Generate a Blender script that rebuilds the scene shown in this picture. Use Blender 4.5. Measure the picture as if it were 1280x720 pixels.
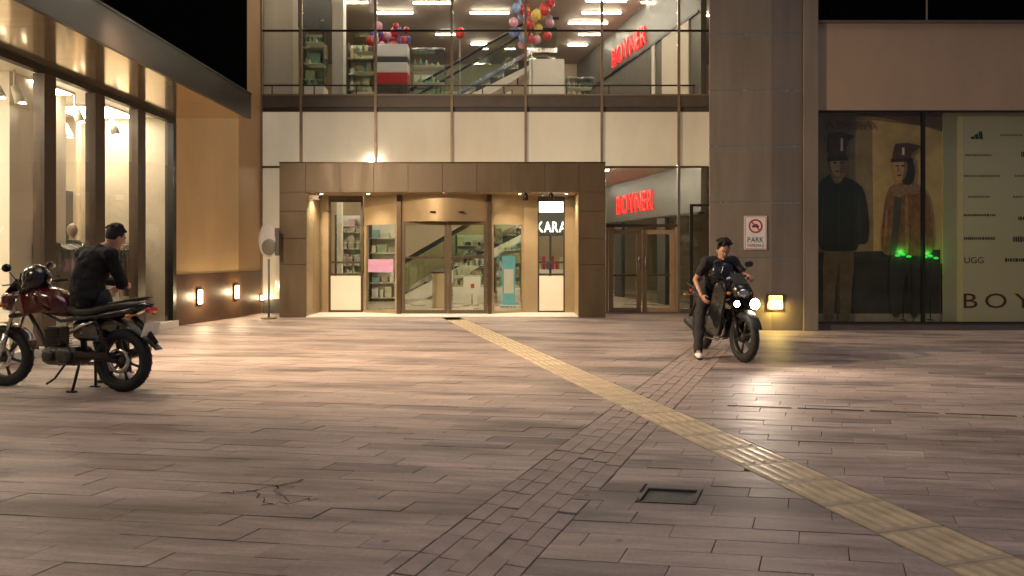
import bpy, math, random
from mathutils import Vector, Matrix, Quaternion
R = math.radians
random.seed(7)
for o in list(bpy.data.objects): bpy.data.objects.remove(o)
S = bpy.context.scene
COL = S.collection

# ------------------------------------------------------------------ camera
F, HZ, CH = 931.0, 316.0, 1.38            # focal length in photo pixels, horizon row, eye height
cam = bpy.data.cameras.new('camera'); cam.sensor_width = 36; cam.lens = 36*F/1280
cam.shift_y = (HZ-360)/1280; cam.clip_start = .05; cam.clip_end = 2000
co = bpy.data.objects.new('camera', cam); COL.objects.link(co)
co.location = (0, 0, CH); co.rotation_euler = (R(90), 0, 0); S.camera = co
# ------------------------------------------------------------------ night sky and plaza flood light
EL, AZ = R(70), R(45)                     # light comes from behind the camera, a little from the right
w = bpy.data.worlds.new('World'); S.world = w; w.use_nodes = True
nt = w.node_tree; sky = nt.nodes.new('ShaderNodeTexSky'); sky.sky_type = 'NISHITA'; sky.sun_disc = False
sky.sun_elevation = EL; sky.sun_rotation = math.pi-AZ
nt.links.new(sky.outputs[0], nt.nodes['Background'].inputs[0]); nt.nodes['Background'].inputs[1].default_value = .013
sl = bpy.data.lights.new('sun', 'SUN'); sl.energy = .30; sl.angle = R(35); sl.color = (1, .79, .66)
so = bpy.data.objects.new('sun', sl); COL.objects.link(so)
dirv = Vector((math.sin(AZ)*math.cos(EL), -math.cos(AZ)*math.cos(EL), math.sin(EL)))
so.rotation_euler = dirv.to_track_quat('Z', 'Y').to_euler(); so.location = dirv*40
S.view_settings.view_transform = 'Standard'; S.view_settings.look = 'None'
S.view_settings.exposure = 1.35; S.view_settings.gamma = 1
S.render.engine = 'CYCLES'
S.render.resolution_x = 1024; S.render.resolution_y = 576

# ------------------------------------------------------------------ helpers
def px(x, d): return (x-640)*d/F
def pz(y, d): return CH+(HZ-y)*d/F
def V(*a): return Vector(a)

class MB:
    def __init__(s): s.v = []; s.f = []; s.sm = []
    def add(s, vs, fs, smooth=False):
        b = len(s.v); s.v += [Vector(v) for v in vs]
        for f in fs: s.f.append(tuple(i+b for i in f)); s.sm.append(smooth)
        return s
    def hexa(s, c):   # 8 corners: bottom 4 ccw, top 4 ccw
        return s.add(c, [(3,2,1,0),(4,5,6,7),(0,1,5,4),(1,2,6,5),(2,3,7,6),(3,0,4,7)])
    def box(s, x0, x1, y0, y1, z0, z1):
        x0, x1 = min(x0,x1), max(x0,x1); y0, y1 = min(y0,y1), max(y0,y1); z0, z1 = min(z0,z1), max(z0,z1)
        return s.hexa([(x0,y0,z0),(x1,y0,z0),(x1,y1,z0),(x0,y1,z0),(x0,y0,z1),(x1,y0,z1),(x1,y1,z1),(x0,y1,z1)])
    def cbox(s, x0, x1, y0, y1, z0, z1, c=.004):   # chamfered box
        x0, x1 = min(x0,x1), max(x0,x1); y0, y1 = min(y0,y1), max(y0,y1); z0, z1 = min(z0,z1), max(z0,z1)
        L = [];
        for (z, i) in ((z0,c),(z0+c,0),(z1-c,0),(z1,c)):
            L.append([(x0+i,y0+i,z),(x1-i,y0+i,z),(x1-i,y1-i,z),(x0+i,y1-i,z)])
        vs = [p for l in L for p in l]; fs = [(3,2,1,0),(12,13,14,15)]
        for k in range(3):
            for j in range(4): fs.append((k*4+j, k*4+(j+1)%4, k*4+4+(j+1)%4, k*4+4+j))
        return s.add(vs, fs)
    def slab(s, p0, p1, z0, z1, t, c=None):        # vertical slab standing on the plan line p0-p1, thickness t
        p0 = Vector(p0[:2]); p1 = Vector(p1[:2]); d = (p1-p0).normalized(); n = Vector((-d.y, d.x))*t/2
        q = [p0-n, p1-n, p1+n, p0+n]
        return s.hexa([(a.x,a.y,z0) for a in q]+[(a.x,a.y,z1) for a in q])
    def prism(s, poly, z0, z1):
        n = len(poly); vs = [(p[0],p[1],z0) for p in poly]+[(p[0],p[1],z1) for p in poly]
        return s.add(vs, [tuple(reversed(range(n))), tuple(range(n,2*n))]+[(i,(i+1)%n,n+(i+1)%n,n+i) for i in range(n)])
    def extr(s, poly, a, b):                       # poly in (x,z) extruded in y from a to b
        n = len(poly); vs = [(p[0],a,p[1]) for p in poly]+[(p[0],b,p[1]) for p in poly]
        return s.add(vs, [tuple(range(n)), tuple(reversed(range(n,2*n)))]+[(i,n+i,n+(i+1)%n,(i+1)%n) for i in range(n)])
    def tube(s, pts, r, n=10, cap=True):
        pts = [Vector(p) for p in pts]; m = len(pts)
        rs = r if isinstance(r, (list, tuple)) else [r]*m
        vs = []; up = None
        for i, p in enumerate(pts):
            t = (pts[min(i+1,m-1)]-pts[max(i-1,0)]).normalized()
            if up is None: up = Vector((0,0,1)) if abs(t.z) < .9 else Vector((1,0,0))
            a = t.cross(up).normalized(); b = a.cross(t).normalized(); up = b
            for k in range(n):
                an = 2*math.pi*k/n; vs.append(p+(a*math.cos(an)+b*math.sin(an))*rs[i])
        fs = [(i*n+k, i*n+(k+1)%n, (i+1)*n+(k+1)%n, (i+1)*n+k) for i in range(m-1) for k in range(n)]
        if cap: fs += [tuple(reversed(range(n))), tuple(range((m-1)*n, m*n))]
        return s.add(vs, fs, True)
    def lathe(s, prof, o=(0,0,0), ax='z', n=24, closed=False):  # prof: (r, h)
        vs = []; o = Vector(o)
        for r, h in prof:
            for k in range(n):
                a = 2*math.pi*k/n; c, q = r*math.cos(a), r*math.sin(a)
                vs.append(o+(V(c,q,h) if ax == 'z' else V(c,h,q) if ax == 'y' else V(h,c,q)))
        m = len(prof); fs = []
        for i in range(m if closed else m-1):
            j = (i+1) % m
            fs += [(i*n+k, i*n+(k+1)%n, j*n+(k+1)%n, j*n+k) for k in range(n)]
        return s.add(vs, fs, True)
    def ball(s, c, r, n=14, m=9, rot=None):
        c = Vector(c); r = Vector(r) if hasattr(r, '__len__') else V(r,r,r); vs = []; fs = []
        for i in range(m+1):
            ph = math.pi*i/m
            for k in range(n):
                a = 2*math.pi*k/n; p = V(r.x*math.sin(ph)*math.cos(a), r.y*math.sin(ph)*math.sin(a), r.z*math.cos(ph))
                if rot is not None: p = rot @ p
                vs.append(c+p)
        fs = [(i*n+k, (i+1)*n+k, (i+1)*n+(k+1)%n, i*n+(k+1)%n) for i in range(m) for k in range(n)]
        return s.add(vs, fs, True)
    def cap(s, a, b, ra, rb, n=12):                # tapered capsule
        a = Vector(a); b = Vector(b); t = (b-a).normalized(); pts = []; rs = []
        for q in (.999,.8,.5,.2): pts.append(a-t*ra*q); rs.append(max(.001, ra*math.sqrt(1-q*q)))
        pts += [a, b]; rs += [ra, rb]
        for q in (.2,.5,.8,.999): pts.append(b+t*rb*q); rs.append(max(.001, rb*math.sqrt(1-q*q)))
        return s.tube(pts, rs, n)
    def xf(s, M, i0=0):
        for i in range(i0, len(s.v)): s.v[i] = M @ s.v[i]
        return s
    def mesh(s, name, mat, off=None):
        me = bpy.data.meshes.new(name); vs = s.v if off is None else [v-off for v in s.v]
        me.from_pydata([tuple(v) for v in vs], [], s.f); me.update()
        me.polygons.foreach_set('use_smooth', s.sm)
        if mat is not None: me.materials.append(mat)
        return me
    def build(s, name, mat, parent=None, world=False, bevel=0, **k):
        off = None
        if world and parent is not None: off = wloc(parent)
        o = bpy.data.objects.new(name, s.mesh(name, mat, off)); COL.objects.link(o)
        if parent is not None: o.parent = parent
        if bevel:
            b = o.modifiers.new('b', 'BEVEL'); b.width = bevel; b.segments = 2; b.limit_method = 'ANGLE'; b.angle_limit = R(40)
        for a, q in k.items(): o[a] = q
        return o
def wloc(o):
    p = Vector(o.location)
    while o.parent is not None: o = o.parent; p = p+Vector(o.location)
    return p
def remesh(o, vox, it=6):
    m = o.modifiers.new('r', 'REMESH'); m.mode = 'VOXEL'; m.voxel_size = vox; m.use_smooth_shade = True
    if it:
        q = o.modifiers.new('s', 'SMOOTH'); q.factor = .5; q.iterations = it
    return o
TXC = bpy.data.textures.new('folds', 'CLOUDS'); TXC.noise_scale = .09; TXC.noise_depth = 2
def folds(o, st=.03):
    d = o.modifiers.new('d', 'DISPLACE'); d.texture = TXC; d.strength = st; d.mid_level = .5; d.texture_coords = 'GLOBAL'; return o
def thing(name, label, cat, loc=(0,0,0), rz=0, group=None):
    o = bpy.data.objects.new(name, None); COL.objects.link(o); o.empty_display_size = .2
    o.location = loc; o.rotation_euler = (0,0,rz); o['label'] = label; o['category'] = cat
    if group: o['group'] = group
    return o
def copy_tree(o, parent=None):
    c = o.copy(); COL.objects.link(c); c.parent = parent
    for ch in list(o.children): copy_tree(ch, c)
    return c

# ------------------------------------------------------------------ materials
def nodes(name):
    m = bpy.data.materials.new(name); m.use_nodes = True; t = m.node_tree
    return m, t, t.nodes['Principled BSDF']
def N(t, typ, **k):
    n = t.nodes.new(typ)
    for a, v in k.items():
        if a.startswith('i_'):
            key = a[2:]; n.inputs[int(key) if key.isdigit() else key].default_value = v
        else: setattr(n, a, v)
    return n
def mat(name, col, rough=.5, metal=0, var=.12, sc=6, bump=.0, bsc=60, rv=.1, coat=0, spec=.5, stretch=(1,1,1)):
    m, t, p = nodes(name); L = t.links.new
    tc = N(t, 'ShaderNodeTexCoord'); mp = N(t, 'ShaderNodeMapping'); mp.inputs['Scale'].default_value = stretch
    L(tc.outputs['Object'], mp.inputs[0])
    n = N(t, 'ShaderNodeTexNoise', i_Scale=sc, i_Detail=6, i_Roughness=.6); L(mp.outputs[0], n.inputs['Vector'])
    r = N(t, 'ShaderNodeMapRange'); r.inputs[1].default_value = .3; r.inputs[2].default_value = .7
    r.inputs[3].default_value = 1-var; r.inputs[4].default_value = 1+var; L(n.outputs[0], r.inputs[0])
    mx = N(t, 'ShaderNodeVectorMath', operation='SCALE'); mx.inputs[0].default_value = col[:3]; L(r.outputs[0], mx.inputs['Scale'])
    L(mx.outputs[0], p.inputs['Base Color'])
    r2 = N(t, 'ShaderNodeMapRange'); r2.inputs[1].default_value = .3; r2.inputs[2].default_value = .7
    r2.inputs[3].default_value = max(.02, rough-rv); r2.inputs[4].default_value = min(1, rough+rv)
    L(n.outputs[0], r2.inputs[0]); L(r2.outputs[0], p.inputs['Roughness'])
    p.inputs['Metallic'].default_value = metal; p.inputs['Coat Weight'].default_value = coat
    p.inputs['Specular IOR Level'].default_value = spec
    if bump:
        n2 = N(t, 'ShaderNodeTexNoise', i_Scale=bsc, i_Detail=4); L(mp.outputs[0], n2.inputs['Vector'])
        b = N(t, 'ShaderNodeBump', i_Strength=bump, i_Distance=.01); L(n2.outputs[0], b.inputs['Height']); L(b.outputs[0], p.inputs['Normal'])
    return m
def emit(name, col, st, base=(.8,.8,.8)):
    m, t, p = nodes(name); p.inputs['Base Color'].default_value = (*base, 1); p.inputs['Roughness'].default_value = .4
    p.inputs['Emission Color'].default_value = (*col, 1); p.inputs['Emission Strength'].default_value = st
    return m
def glass(name, tint=(.95,.96,.94), refl=1.0, rough=.0, minr=.02):
    m = bpy.data.materials.new(name); m.use_nodes = True; t = m.node_tree; t.nodes.clear(); L = t.links.new
    out = N(t, 'ShaderNodeOutputMaterial'); mx = N(t, 'ShaderNodeMixShader')
    tr = N(t, 'ShaderNodeBsdfTransparent'); tr.inputs[0].default_value = (*tint, 1)
    gl = N(t, 'ShaderNodeBsdfGlossy'); gl.inputs['Roughness'].default_value = rough
    ge = N(t, 'ShaderNodeNewGeometry'); dt = N(t, 'ShaderNodeVectorMath', operation='DOT_PRODUCT'); L(ge.outputs['Incoming'], dt.inputs[0]); L(ge.outputs['Normal'], dt.inputs[1])
    ab = N(t, 'ShaderNodeMath', operation='ABSOLUTE'); L(dt.outputs['Value'], ab.inputs[0]); om = N(t, 'ShaderNodeMath', operation='SUBTRACT'); om.inputs[0].default_value = 1; L(ab.outputs[0], om.inputs[1])
    pw = N(t, 'ShaderNodeMath', operation='POWER'); pw.inputs[1].default_value = 5; L(om.outputs[0], pw.inputs[0])
    mu = N(t, 'ShaderNodeMath', operation='MULTIPLY_ADD'); mu.inputs[1].default_value = .9*refl; mu.inputs[2].default_value = minr
    tc = N(t, 'ShaderNodeTexCoord'); no = N(t, 'ShaderNodeTexNoise', i_Scale=.9, i_Detail=1); bp = N(t, 'ShaderNodeBump', i_Strength=.02, i_Distance=.05)
    L(tc.outputs['Object'], no.inputs['Vector']); L(no.outputs[0], bp.inputs['Height']); L(bp.outputs[0], gl.inputs['Normal'])
    L(pw.outputs[0], mu.inputs[0]); L(mu.outputs[0], mx.inputs[0]); L(tr.outputs[0], mx.inputs[1]); L(gl.outputs[0], mx.inputs[2]); L(mx.outputs[0], out.inputs[0])
    return m

SKC, SKR, GW, GL = .41, .14, .6, .16     # paving: cross joints run along (SKC,1), rows along (1,-SKR)
def stone_mat():
    m, t, p = nodes('plaza_stone'); L = t.links.new
    g = N(t, 'ShaderNodeNewGeometry'); sx = N(t, 'ShaderNodeSeparateXYZ'); L(g.outputs['Position'], sx.inputs[0])
    def math_(op, a, b=None, c=None):
        n = N(t, 'ShaderNodeMath', operation=op)
        for i, q in enumerate((a, b, c)):
            if q is None: continue
            if isinstance(q, (int, float)): n.inputs[i].default_value = q
            else: L(q, n.inputs[i])
        return n.outputs[0]
    PU = math_('MULTIPLY', math_('SUBTRACT', sx.outputs[0], math_('MULTIPLY', sx.outputs[1], SKC)), 1/(1+SKC*SKR))
    PV = math_('MULTIPLY', math_('ADD', sx.outputs[1], math_('MULTIPLY', sx.outputs[0], SKR)), 1/(1+SKC*SKR))
    uv = N(t, 'ShaderNodeCombineXYZ'); L(PU, uv.inputs[0]); L(PV, uv.inputs[1])
    row = math_('FLOOR', math_('DIVIDE', PV, GL))
    u = math_('FLOOR', math_('ADD', math_('DIVIDE', PU, GW), math_('MULTIPLY', math_('FRACT', math_('MULTIPLY', row, .37)), 1.0)))
    cb = N(t, 'ShaderNodeCombineXYZ'); L(u, cb.inputs[0]); L(row, cb.inputs[1])
    wn = N(t, 'ShaderNodeTexWhiteNoise', noise_dimensions='2D'); L(cb.outputs[0], wn.inputs['Vector'])
    cr = N(t, 'ShaderNodeValToRGB'); e = cr.color_ramp.elements
    e[0].color = (.25,.195,.175,1); e[1].color = (.43,.335,.295,1)
    e.new(.02).color = (.27,.21,.19,1); e.new(.05).color = (.365,.285,.25,1); e.new(.8).color = (.395,.31,.272,1)
    L(wn.outputs['Value'], cr.inputs[0])
    # travertine-like streaks along x, and broad stains
    mp = N(t, 'ShaderNodeMapping'); mp.inputs['Scale'].default_value = (1.2, 9, 1); L(uv.outputs[0], mp.inputs[0])
    ad = N(t, 'ShaderNodeVectorMath', operation='ADD'); L(mp.outputs[0], ad.inputs[0])
    sc = N(t, 'ShaderNodeVectorMath', operation='SCALE'); L(wn.outputs['Color'], sc.inputs[0]); sc.inputs['Scale'].default_value = 20; L(sc.outputs[0], ad.inputs[1])
    n1 = N(t, 'ShaderNodeTexNoise', i_Scale=1.6, i_Detail=7, i_Roughness=.65); L(ad.outputs[0], n1.inputs['Vector'])
    mp2 = N(t, 'ShaderNodeMapping'); mp2.inputs['Scale'].default_value = (.42, 2.3, 1); L(uv.outputs[0], mp2.inputs[0])
    n2 = N(t, 'ShaderNodeTexNoise', i_Scale=.9, i_Detail=6, i_Roughness=.6); L(mp2.outputs[0], n2.inputs['Vector'])
    n3 = N(t, 'ShaderNodeTexNoise', i_Scale=38, i_Detail=5, i_Roughness=.7); L(g.outputs['Position'], n3.inputs['Vector'])
    f1 = N(t, 'ShaderNodeMapRange', i_1=.3, i_2=.72, i_3=.66, i_4=1.32); L(n1.outputs[0], f1.inputs[0])
    f2 = N(t, 'ShaderNodeMapRange', i_1=.37, i_2=.53, i_3=.50, i_4=1.05); L(n2.outputs[0], f2.inputs[0])
    f3 = N(t, 'ShaderNodeMapRange', i_1=.3, i_2=.7, i_3=.86, i_4=1.12); L(n3.outputs[0], f3.inputs[0])
    vo = N(t, 'ShaderNodeTexVoronoi', i_Scale=2.6); L(g.outputs['Position'], vo.inputs['Vector'])
    f4 = N(t, 'ShaderNodeMapRange', i_1=.035, i_2=.06, i_3=.5, i_4=1.0); L(vo.outputs['Distance'], f4.inputs[0])
    n5 = N(t, 'ShaderNodeTexNoise', i_Scale=.55, i_Detail=3); L(uv.outputs[0], n5.inputs['Vector']); f5 = N(t, 'ShaderNodeMapRange', i_1=.35, i_2=.65, i_3=.84, i_4=1.12); L(n5.outputs[0], f5.inputs[0])
    k = math_('MULTIPLY', math_('MULTIPLY', math_('MULTIPLY', f1.outputs[0], f2.outputs[0]), f3.outputs[0]), math_('MULTIPLY', f4.outputs[0], f5.outputs[0]))
    vs = N(t, 'ShaderNodeVectorMath', operation='SCALE'); L(cr.outputs[0], vs.inputs[0]); L(k, vs.inputs['Scale']); L(vs.outputs[0], p.inputs['Base Color'])
    rr = N(t, 'ShaderNodeMapRange', i_1=.3, i_2=.7, i_3=.42, i_4=.64); L(n1.outputs[0], rr.inputs[0]); L(rr.outputs[0], p.inputs['Roughness'])
    b = N(t, 'ShaderNodeBump', i_Strength=.35, i_Distance=.006); bb = math_('ADD', n1.outputs[0], math_('MULTIPLY', n3.outputs[0], .5)); L(bb, b.inputs['Height']); L(b.outputs[0], p.inputs['Normal'])
    return m
M = {}
M['stone'] = stone_mat()
M['sett'] = mat('sett_stone', (.335,.26,.228), .58, var=.24, sc=7, bump=.4, bsc=40)
M['mortar'] = mat('mortar', (.22,.17,.15), .9, var=.3, sc=3)
M['tactile_shaded'] = mat('tactile_yellow_shaded', (.47,.37,.25), .5, var=.3, sc=6, bump=.2, bsc=50)  # tile base darkened to paint the shade between the raised bars
M['tactile'] = mat('tactile_yellow', (.62,.49,.31), .36, var=.22, sc=5, bump=.2, bsc=50)
M['dirt'] = mat('joint_dirt', (.025,.021,.02), .9)
M['iron'] = mat('cast_iron', (.09,.08,.075), .5, .4, var=.3, bump=.3)
M['bronze'] = mat('bronze_composite', (.105,.073,.040), .42, .2, var=.16, sc=1.6, rv=.08, stretch=(2,2,.5))
M['bronze_d'] = mat('bronze_frame', (.085,.055,.032), .38, .5)
M['gold'] = mat('gold_panel', (.37,.275,.155), .38, .35, var=.08, sc=2)
M['cream'] = mat('cream_glass_panel', (.62,.54,.40), .12, 0, var=.03, sc=.7, rv=.04)
def cream_mat():
    m = mat('cream_panel_glow', (.60,.53,.40), .09, var=.07, sc=1.1, rv=.03, stretch=(1.5,1,.5)); t = m.node_tree; p = t.nodes['Principled BSDF']; L = t.links.new
    n = N(t, 'ShaderNodeTexNoise', i_Scale=.35, i_Detail=3); tc = N(t, 'ShaderNodeTexCoord'); L(tc.outputs['Object'], n.inputs['Vector']); r = N(t, 'ShaderNodeMapRange', i_1=.3, i_2=.7, i_3=.045, i_4=.10); L(n.outputs[0], r.inputs[0])
    p.inputs['Emission Color'].default_value = (1,.86,.60,1); L(r.outputs[0], p.inputs['Emission Strength']); return m  # mild emission in the panels themselves, in place of light from the room
M['creamglow'] = cream_mat()
M['mull'] = mat('mullion_metal', (.30,.22,.14), .4, .3)
M['band'] = mat('slab_edge_metal', (.12,.10,.08), .45, .2)
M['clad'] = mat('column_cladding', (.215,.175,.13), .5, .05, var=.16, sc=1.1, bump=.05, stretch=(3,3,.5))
M['clad_shaded'] = mat('column_cladding_shaded', (.165,.135,.11), .5, .05, var=.16, sc=1.1, bump=.05, stretch=(3,3,.5))  # same cladding in a darker tone, a shadow edge painted on the column
M['stucco'] = mat('plain_stucco', (.37,.26,.175), .75, var=.09, sc=1.0, bump=.15, bsc=70, stretch=(1.2,1.2,.5))
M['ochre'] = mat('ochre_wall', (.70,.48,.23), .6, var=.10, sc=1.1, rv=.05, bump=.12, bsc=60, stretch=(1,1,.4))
M['ochre_shaded'] = mat('ochre_wall_shaded', (.50,.31,.14), .55, var=.07, sc=.7, rv=.05, stretch=(1,1,.15))  # same ochre, darkened to paint the shade on the steeper facet
M['plinth'] = mat('plinth_brown', (.13,.072,.042), .4, var=.15, sc=2)
M['fascia'] = mat('fascia_metal', (.038,.029,.024), .38, .3, var=.12, sc=1.2, stretch=(1,.25,1))
M['soffit'] = mat('polished_soffit', (.74,.60,.43), .12, .9, var=.08, sc=3, rv=.04, bump=.03, bsc=14, stretch=(1,6,1))
M['black'] = mat('black_metal', (.012,.010,.009), .4, .2)
M['blackglass'] = mat('dark_night_glass', (.003,.003,.003), .5, 0, rv=.03, spec=0)
M['doorframe'] = mat('door_frame_bronze', (.32,.22,.13), .4, .2, var=.1)
M['post'] = mat('shop_post', (.065,.043,.028), .4, .3, var=.12)
M['white'] = mat('white_paint', (.78,.74,.66), .5, var=.04)
M['shopwall'] = mat('shop_wall', (.78,.70,.58), .6, var=.06, sc=1)
M['shopdark'] = mat('shop_dark_wall', (.42,.35,.26), .6, var=.15, sc=1.5)
M['shoptan'] = mat('shop_tan_wall', (.50,.38,.25), .6, var=.1, sc=1)
M['floor'] = mat('shop_floor', (.45,.37,.28), .3, var=.04, sc=1)
M['ceil'] = mat('ceiling_board', (.46,.38,.31), .7, var=.05)
M['grey'] = mat('grey_fascia', (.13,.12,.10), .45, var=.08)
M['dgrey'] = mat('dark_grey', (.07,.065,.06), .5)
M['glass'] = glass('clear_glass')
M['glassd'] = glass('door_glass', (.86,.88,.84), .9)
M['glassg'] = glass('display_glass', (.90,.90,.84), .8)
M['balus'] = glass('greenish_balustrade_glass', (.90,.95,.87), 1.0, minr=.06)
M['tube'] = emit('lit_tube', (1,.90,.72), 26)
M['shoplamp'] = emit('lit_shop_panel', (1,.87,.68), 15)
M['spot'] = emit('lit_spot', (1,.86,.62), 40)
M['trackspot'] = emit('lit_track_spot', (1,.88,.68), 7)
M['walllamp'] = emit('lit_wall_lamp', (1,.80,.50), 14)
M['yellow'] = emit('lit_yellow_lamp', (1,.74,.09), 1.15)
M['redsign'] = emit('lit_red_letter', (1,.02,.015), .6, (.6,.02,.02))
M['rubber'] = mat('tyre_rubber', (.012,.011,.011), .75, bump=.2, bsc=90)
M['chrome'] = mat('bright_metal', (.55,.53,.50), .22, 1)
M['alloy'] = mat('engine_alloy', (.075,.07,.065), .42, .8, var=.2, sc=12)
M['redpaint'] = mat('red_tank_paint', (.055,.004,.005), .2, 0, var=.1, coat=.6)
M['blkpaint'] = mat('black_paint', (.010,.010,.012), .25, 0, coat=.5)
M['vinyl'] = mat('seat_vinyl', (.014,.012,.012), .55, bump=.3, bsc=120)
M['skin'] = mat('skin', (.42,.22,.15), .5, var=.08, sc=20)
M['hair'] = mat('hair', (.008,.006,.005), .75, bump=1, bsc=130)
M['tee'] = mat('black_tee', (.016,.015,.020), .85, bump=.35, bsc=25, var=.3)
M['jacket'] = mat('dark_top', (.0035,.003,.003), .9, bump=.35, bsc=22, var=.3)
M['denim'] = mat('dark_trousers', (.022,.020,.022), .85, bump=.4, bsc=25, var=.3)
M['shoe'] = mat('pale_shoe', (.78,.77,.75), .6)
M['paper'] = mat('white_print', (.72,.70,.66), .6, var=.03)
M['redprint'] = mat('red_print', (.50,.03,.03), .6)
M['ink'] = mat('black_print', (.02,.02,.02), .6)

# ------------------------------------------------------------------ lettering
def text_mesh(ch, size, ext=.01, font=None):
    c = bpy.data.curves.new('t', 'FONT'); c.body = ch; c.size = size; c.extrude = ext; c.resolution_u = 3
    o = bpy.data.objects.new('t', c); COL.objects.link(o)
    dg = bpy.context.evaluated_depsgraph_get(); me = bpy.data.meshes.new_from_object(o.evaluated_get(dg))
    bpy.data.objects.remove(o); bpy.data.curves.remove(c); return me
def letters(word, parent, mtx, total, height, mt, name='letter', ext=.012, bold=0, gap=.16):
    """one mesh per letter along +x of mtx, total width and height in metres (mtx: x right, y up, z out)"""
    ms = [text_mesh(c, 1.0, ext) for c in word]
    bb = [(min(v.co.x for v in m.vertices), max(v.co.x for v in m.vertices), min(v.co.y for v in m.vertices), max(v.co.y for v in m.vertices)) for m in ms]
    wsum = sum(b[1]-b[0] for b in bb)+gap*.6*(len(word)-1)
    kx = total/wsum; x = 0; out = []
    for m, b in zip(ms, bb):
        ky = height/max(.01, max(q[3] for q in bb)-min(0, min(q[2] for q in bb)))
        for v in m.vertices:
            z = v.co.z
            v.co = mtx @ Vector(((v.co.x-b[0])*kx+x, v.co.y*ky, z))
        m.materials.clear(); m.materials.append(mt)
        o = bpy.data.objects.new(name, m); COL.objects.link(o); o.parent = parent; out.append(o)
        x += (b[1]-b[0]+gap*.6)*kx
    return out
def frame_mtx(o, xd, yd):
    xd = Vector(xd).normalized(); yd = Vector(yd).normalized(); z = xd.cross(yd); m = Matrix((xd, yd, z)).transposed().to_4x4(); m.translation = Vector(o); return m

# ================================================================== THE SETTING: plaza
ground = MB().add([(-150,-150,-.05),(150,-150,-.05),(150,150,-.05),(-150,150,-.05)], [(0,1,2,3)]).build('plaza_ground', M['mortar'], kind='structure', label='mortar bed of the stone paved plaza in front of the mall')
def xy(u, v): return (u+SKC*v, v-SKR*u)
TA, TB, TW = 2.99, -.27, .20        # tactile strip: X = TA+TB*d, half width
BA, BB, BW = -.2-.41*3.3, .41, .26  # diagonal sett band
def strip_edges(a, b, hw):
    k = hw*math.sqrt(1+b*b); return (a-k, b), (a+k, b)
def clip(poly, a, b, side):         # keep the part with side*(x-(a+b*y)) >= 0
    out = []; g = [side*(p[0]-(a+b*p[1])) for p in poly]
    for i in range(len(poly)):
        j = (i+1) % len(poly)
        if g[i] >= 0: out.append(poly[i])
        if (g[i] >= 0) != (g[j] >= 0):
            t = g[i]/(g[i]-g[j]); out.append((poly[i][0]+t*(poly[j][0]-poly[i][0]), poly[i][1]+t*(poly[j][1]-poly[i][1])))
    return out
def area(p): return abs(sum(p[i][0]*p[(i+1)%len(p)][1]-p[(i+1)%len(p)][0]*p[i][1] for i in range(len(p))))/2
def tidy(p):
    q = []
    for a in p:
        if not q or (abs(a[0]-q[-1][0])+abs(a[1]-q[-1][1])) > .002: q.append(a)
    if len(q) > 1 and (abs(q[0][0]-q[-1][0])+abs(q[0][1]-q[-1][1])) < .002: q.pop()
    return q
def stone_mb(mb, poly, z, c=.0012, h=.045):
    cx = sum(p[0] for p in poly)/len(poly); cy = sum(p[1] for p in poly)/len(poly); n = len(poly)
    def ins(p, e):
        dx, dy = p[0]-cx, p[1]-cy; l = math.hypot(dx, dy)+1e-6; return (p[0]-dx/l*e, p[1]-dy/l*e)
    top = [(*ins(p, c*1.3), z) for p in poly]; mid = [(*p, z-c) for p in poly]; bot = [(*p, z-h) for p in poly]
    mb.add(top+mid+bot, [tuple(range(n))]+[(n+i, n+(i+1)%n, (i+1)%n, i) for i in range(n)]+[(2*n+i, 2*n+(i+1)%n, n+(i+1)%n, n+i) for i in range(n)])
def outside_strips(poly):
    ps = [poly]
    for (a, b, hw) in ((TA,TB,TW+.006), (BA,BB,BW+.006)):
        (al, _), (ar, _) = strip_edges(a, b, hw); nx = []
        for p in ps:
            for q in (clip(p, al, b, -1), clip(p, ar, b, 1)):
                q = tidy(q)
                if len(q) > 2 and area(q) > .002: nx.append(q)
        ps = nx
    return ps
def inv(x, y): k = 1/(1+SKC*SKR); return ((x-SKC*y)*k, (y+SKR*x)*k)
hu, hv = inv(px(837,4.23), 4.23); HOLE = (hu-.165, hu+.165, hv-.13, hv+.13)     # inspection cover, in paving coordinates
full = []; cut = []
for r in range(-14, 128):
    v0 = r*GL; off = (r*.37) % 1
    for k in range(-40, 40):
        u0 = (k-off)*GW; g = .0014
        cx, cy = xy(u0+GW/2, v0+GL/2)
        if cx > 12.8 or cx < -9.6 or cy > 16.95 or cy < -1.5: continue
        rects = [(u0+g, u0+GW-g, v0+g, v0+GL-g)]
        if u0 < HOLE[1] and u0+GW > HOLE[0] and v0 < HOLE[3] and v0+GL > HOLE[2]:
            a0, a1, b0, b1_ = rects[0]; lo, hi = max(a0, HOLE[0]), min(a1, HOLE[1])
            rects = [q for q in ((a0,HOLE[0],b0,b1_),(HOLE[1],a1,b0,b1_),(lo,hi,b0,HOLE[2]),(lo,hi,HOLE[3],b1_)) if q[1]-q[0] > .015 and q[3]-q[2] > .015]
            for q in rects: cut.append((cy, [xy(q[0],q[2]), xy(q[1],q[2]), xy(q[1],q[3]), xy(q[0],q[3])]))
            continue
        q = rects[0]; poly = [xy(q[0],q[2]), xy(q[1],q[2]), xy(q[1],q[3]), xy(q[0],q[3])]
        ps = outside_strips(poly)
        if len(ps) == 1 and abs(area(ps[0])-area(poly)) < 1e-5: full.append((cy, cx, poly))
        else: cut += [(cy, p_) for p_ in ps]
def inframe(x, d): return d > 3.0 and abs(x)/d < .70
stone_meshes = []
for i in range(4):
    e0 = .0014; b = MB(); stone_mb(b, [xy(-GW/2+e0,-GL/2+e0), xy(GW/2-e0-.001*i,-GL/2+e0), xy(GW/2-e0,GL/2-e0), xy(-GW/2+e0+.001*i,GL/2-e0)], 0)
    stone_meshes.append(b.mesh('paving_stone', M['stone']))
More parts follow.
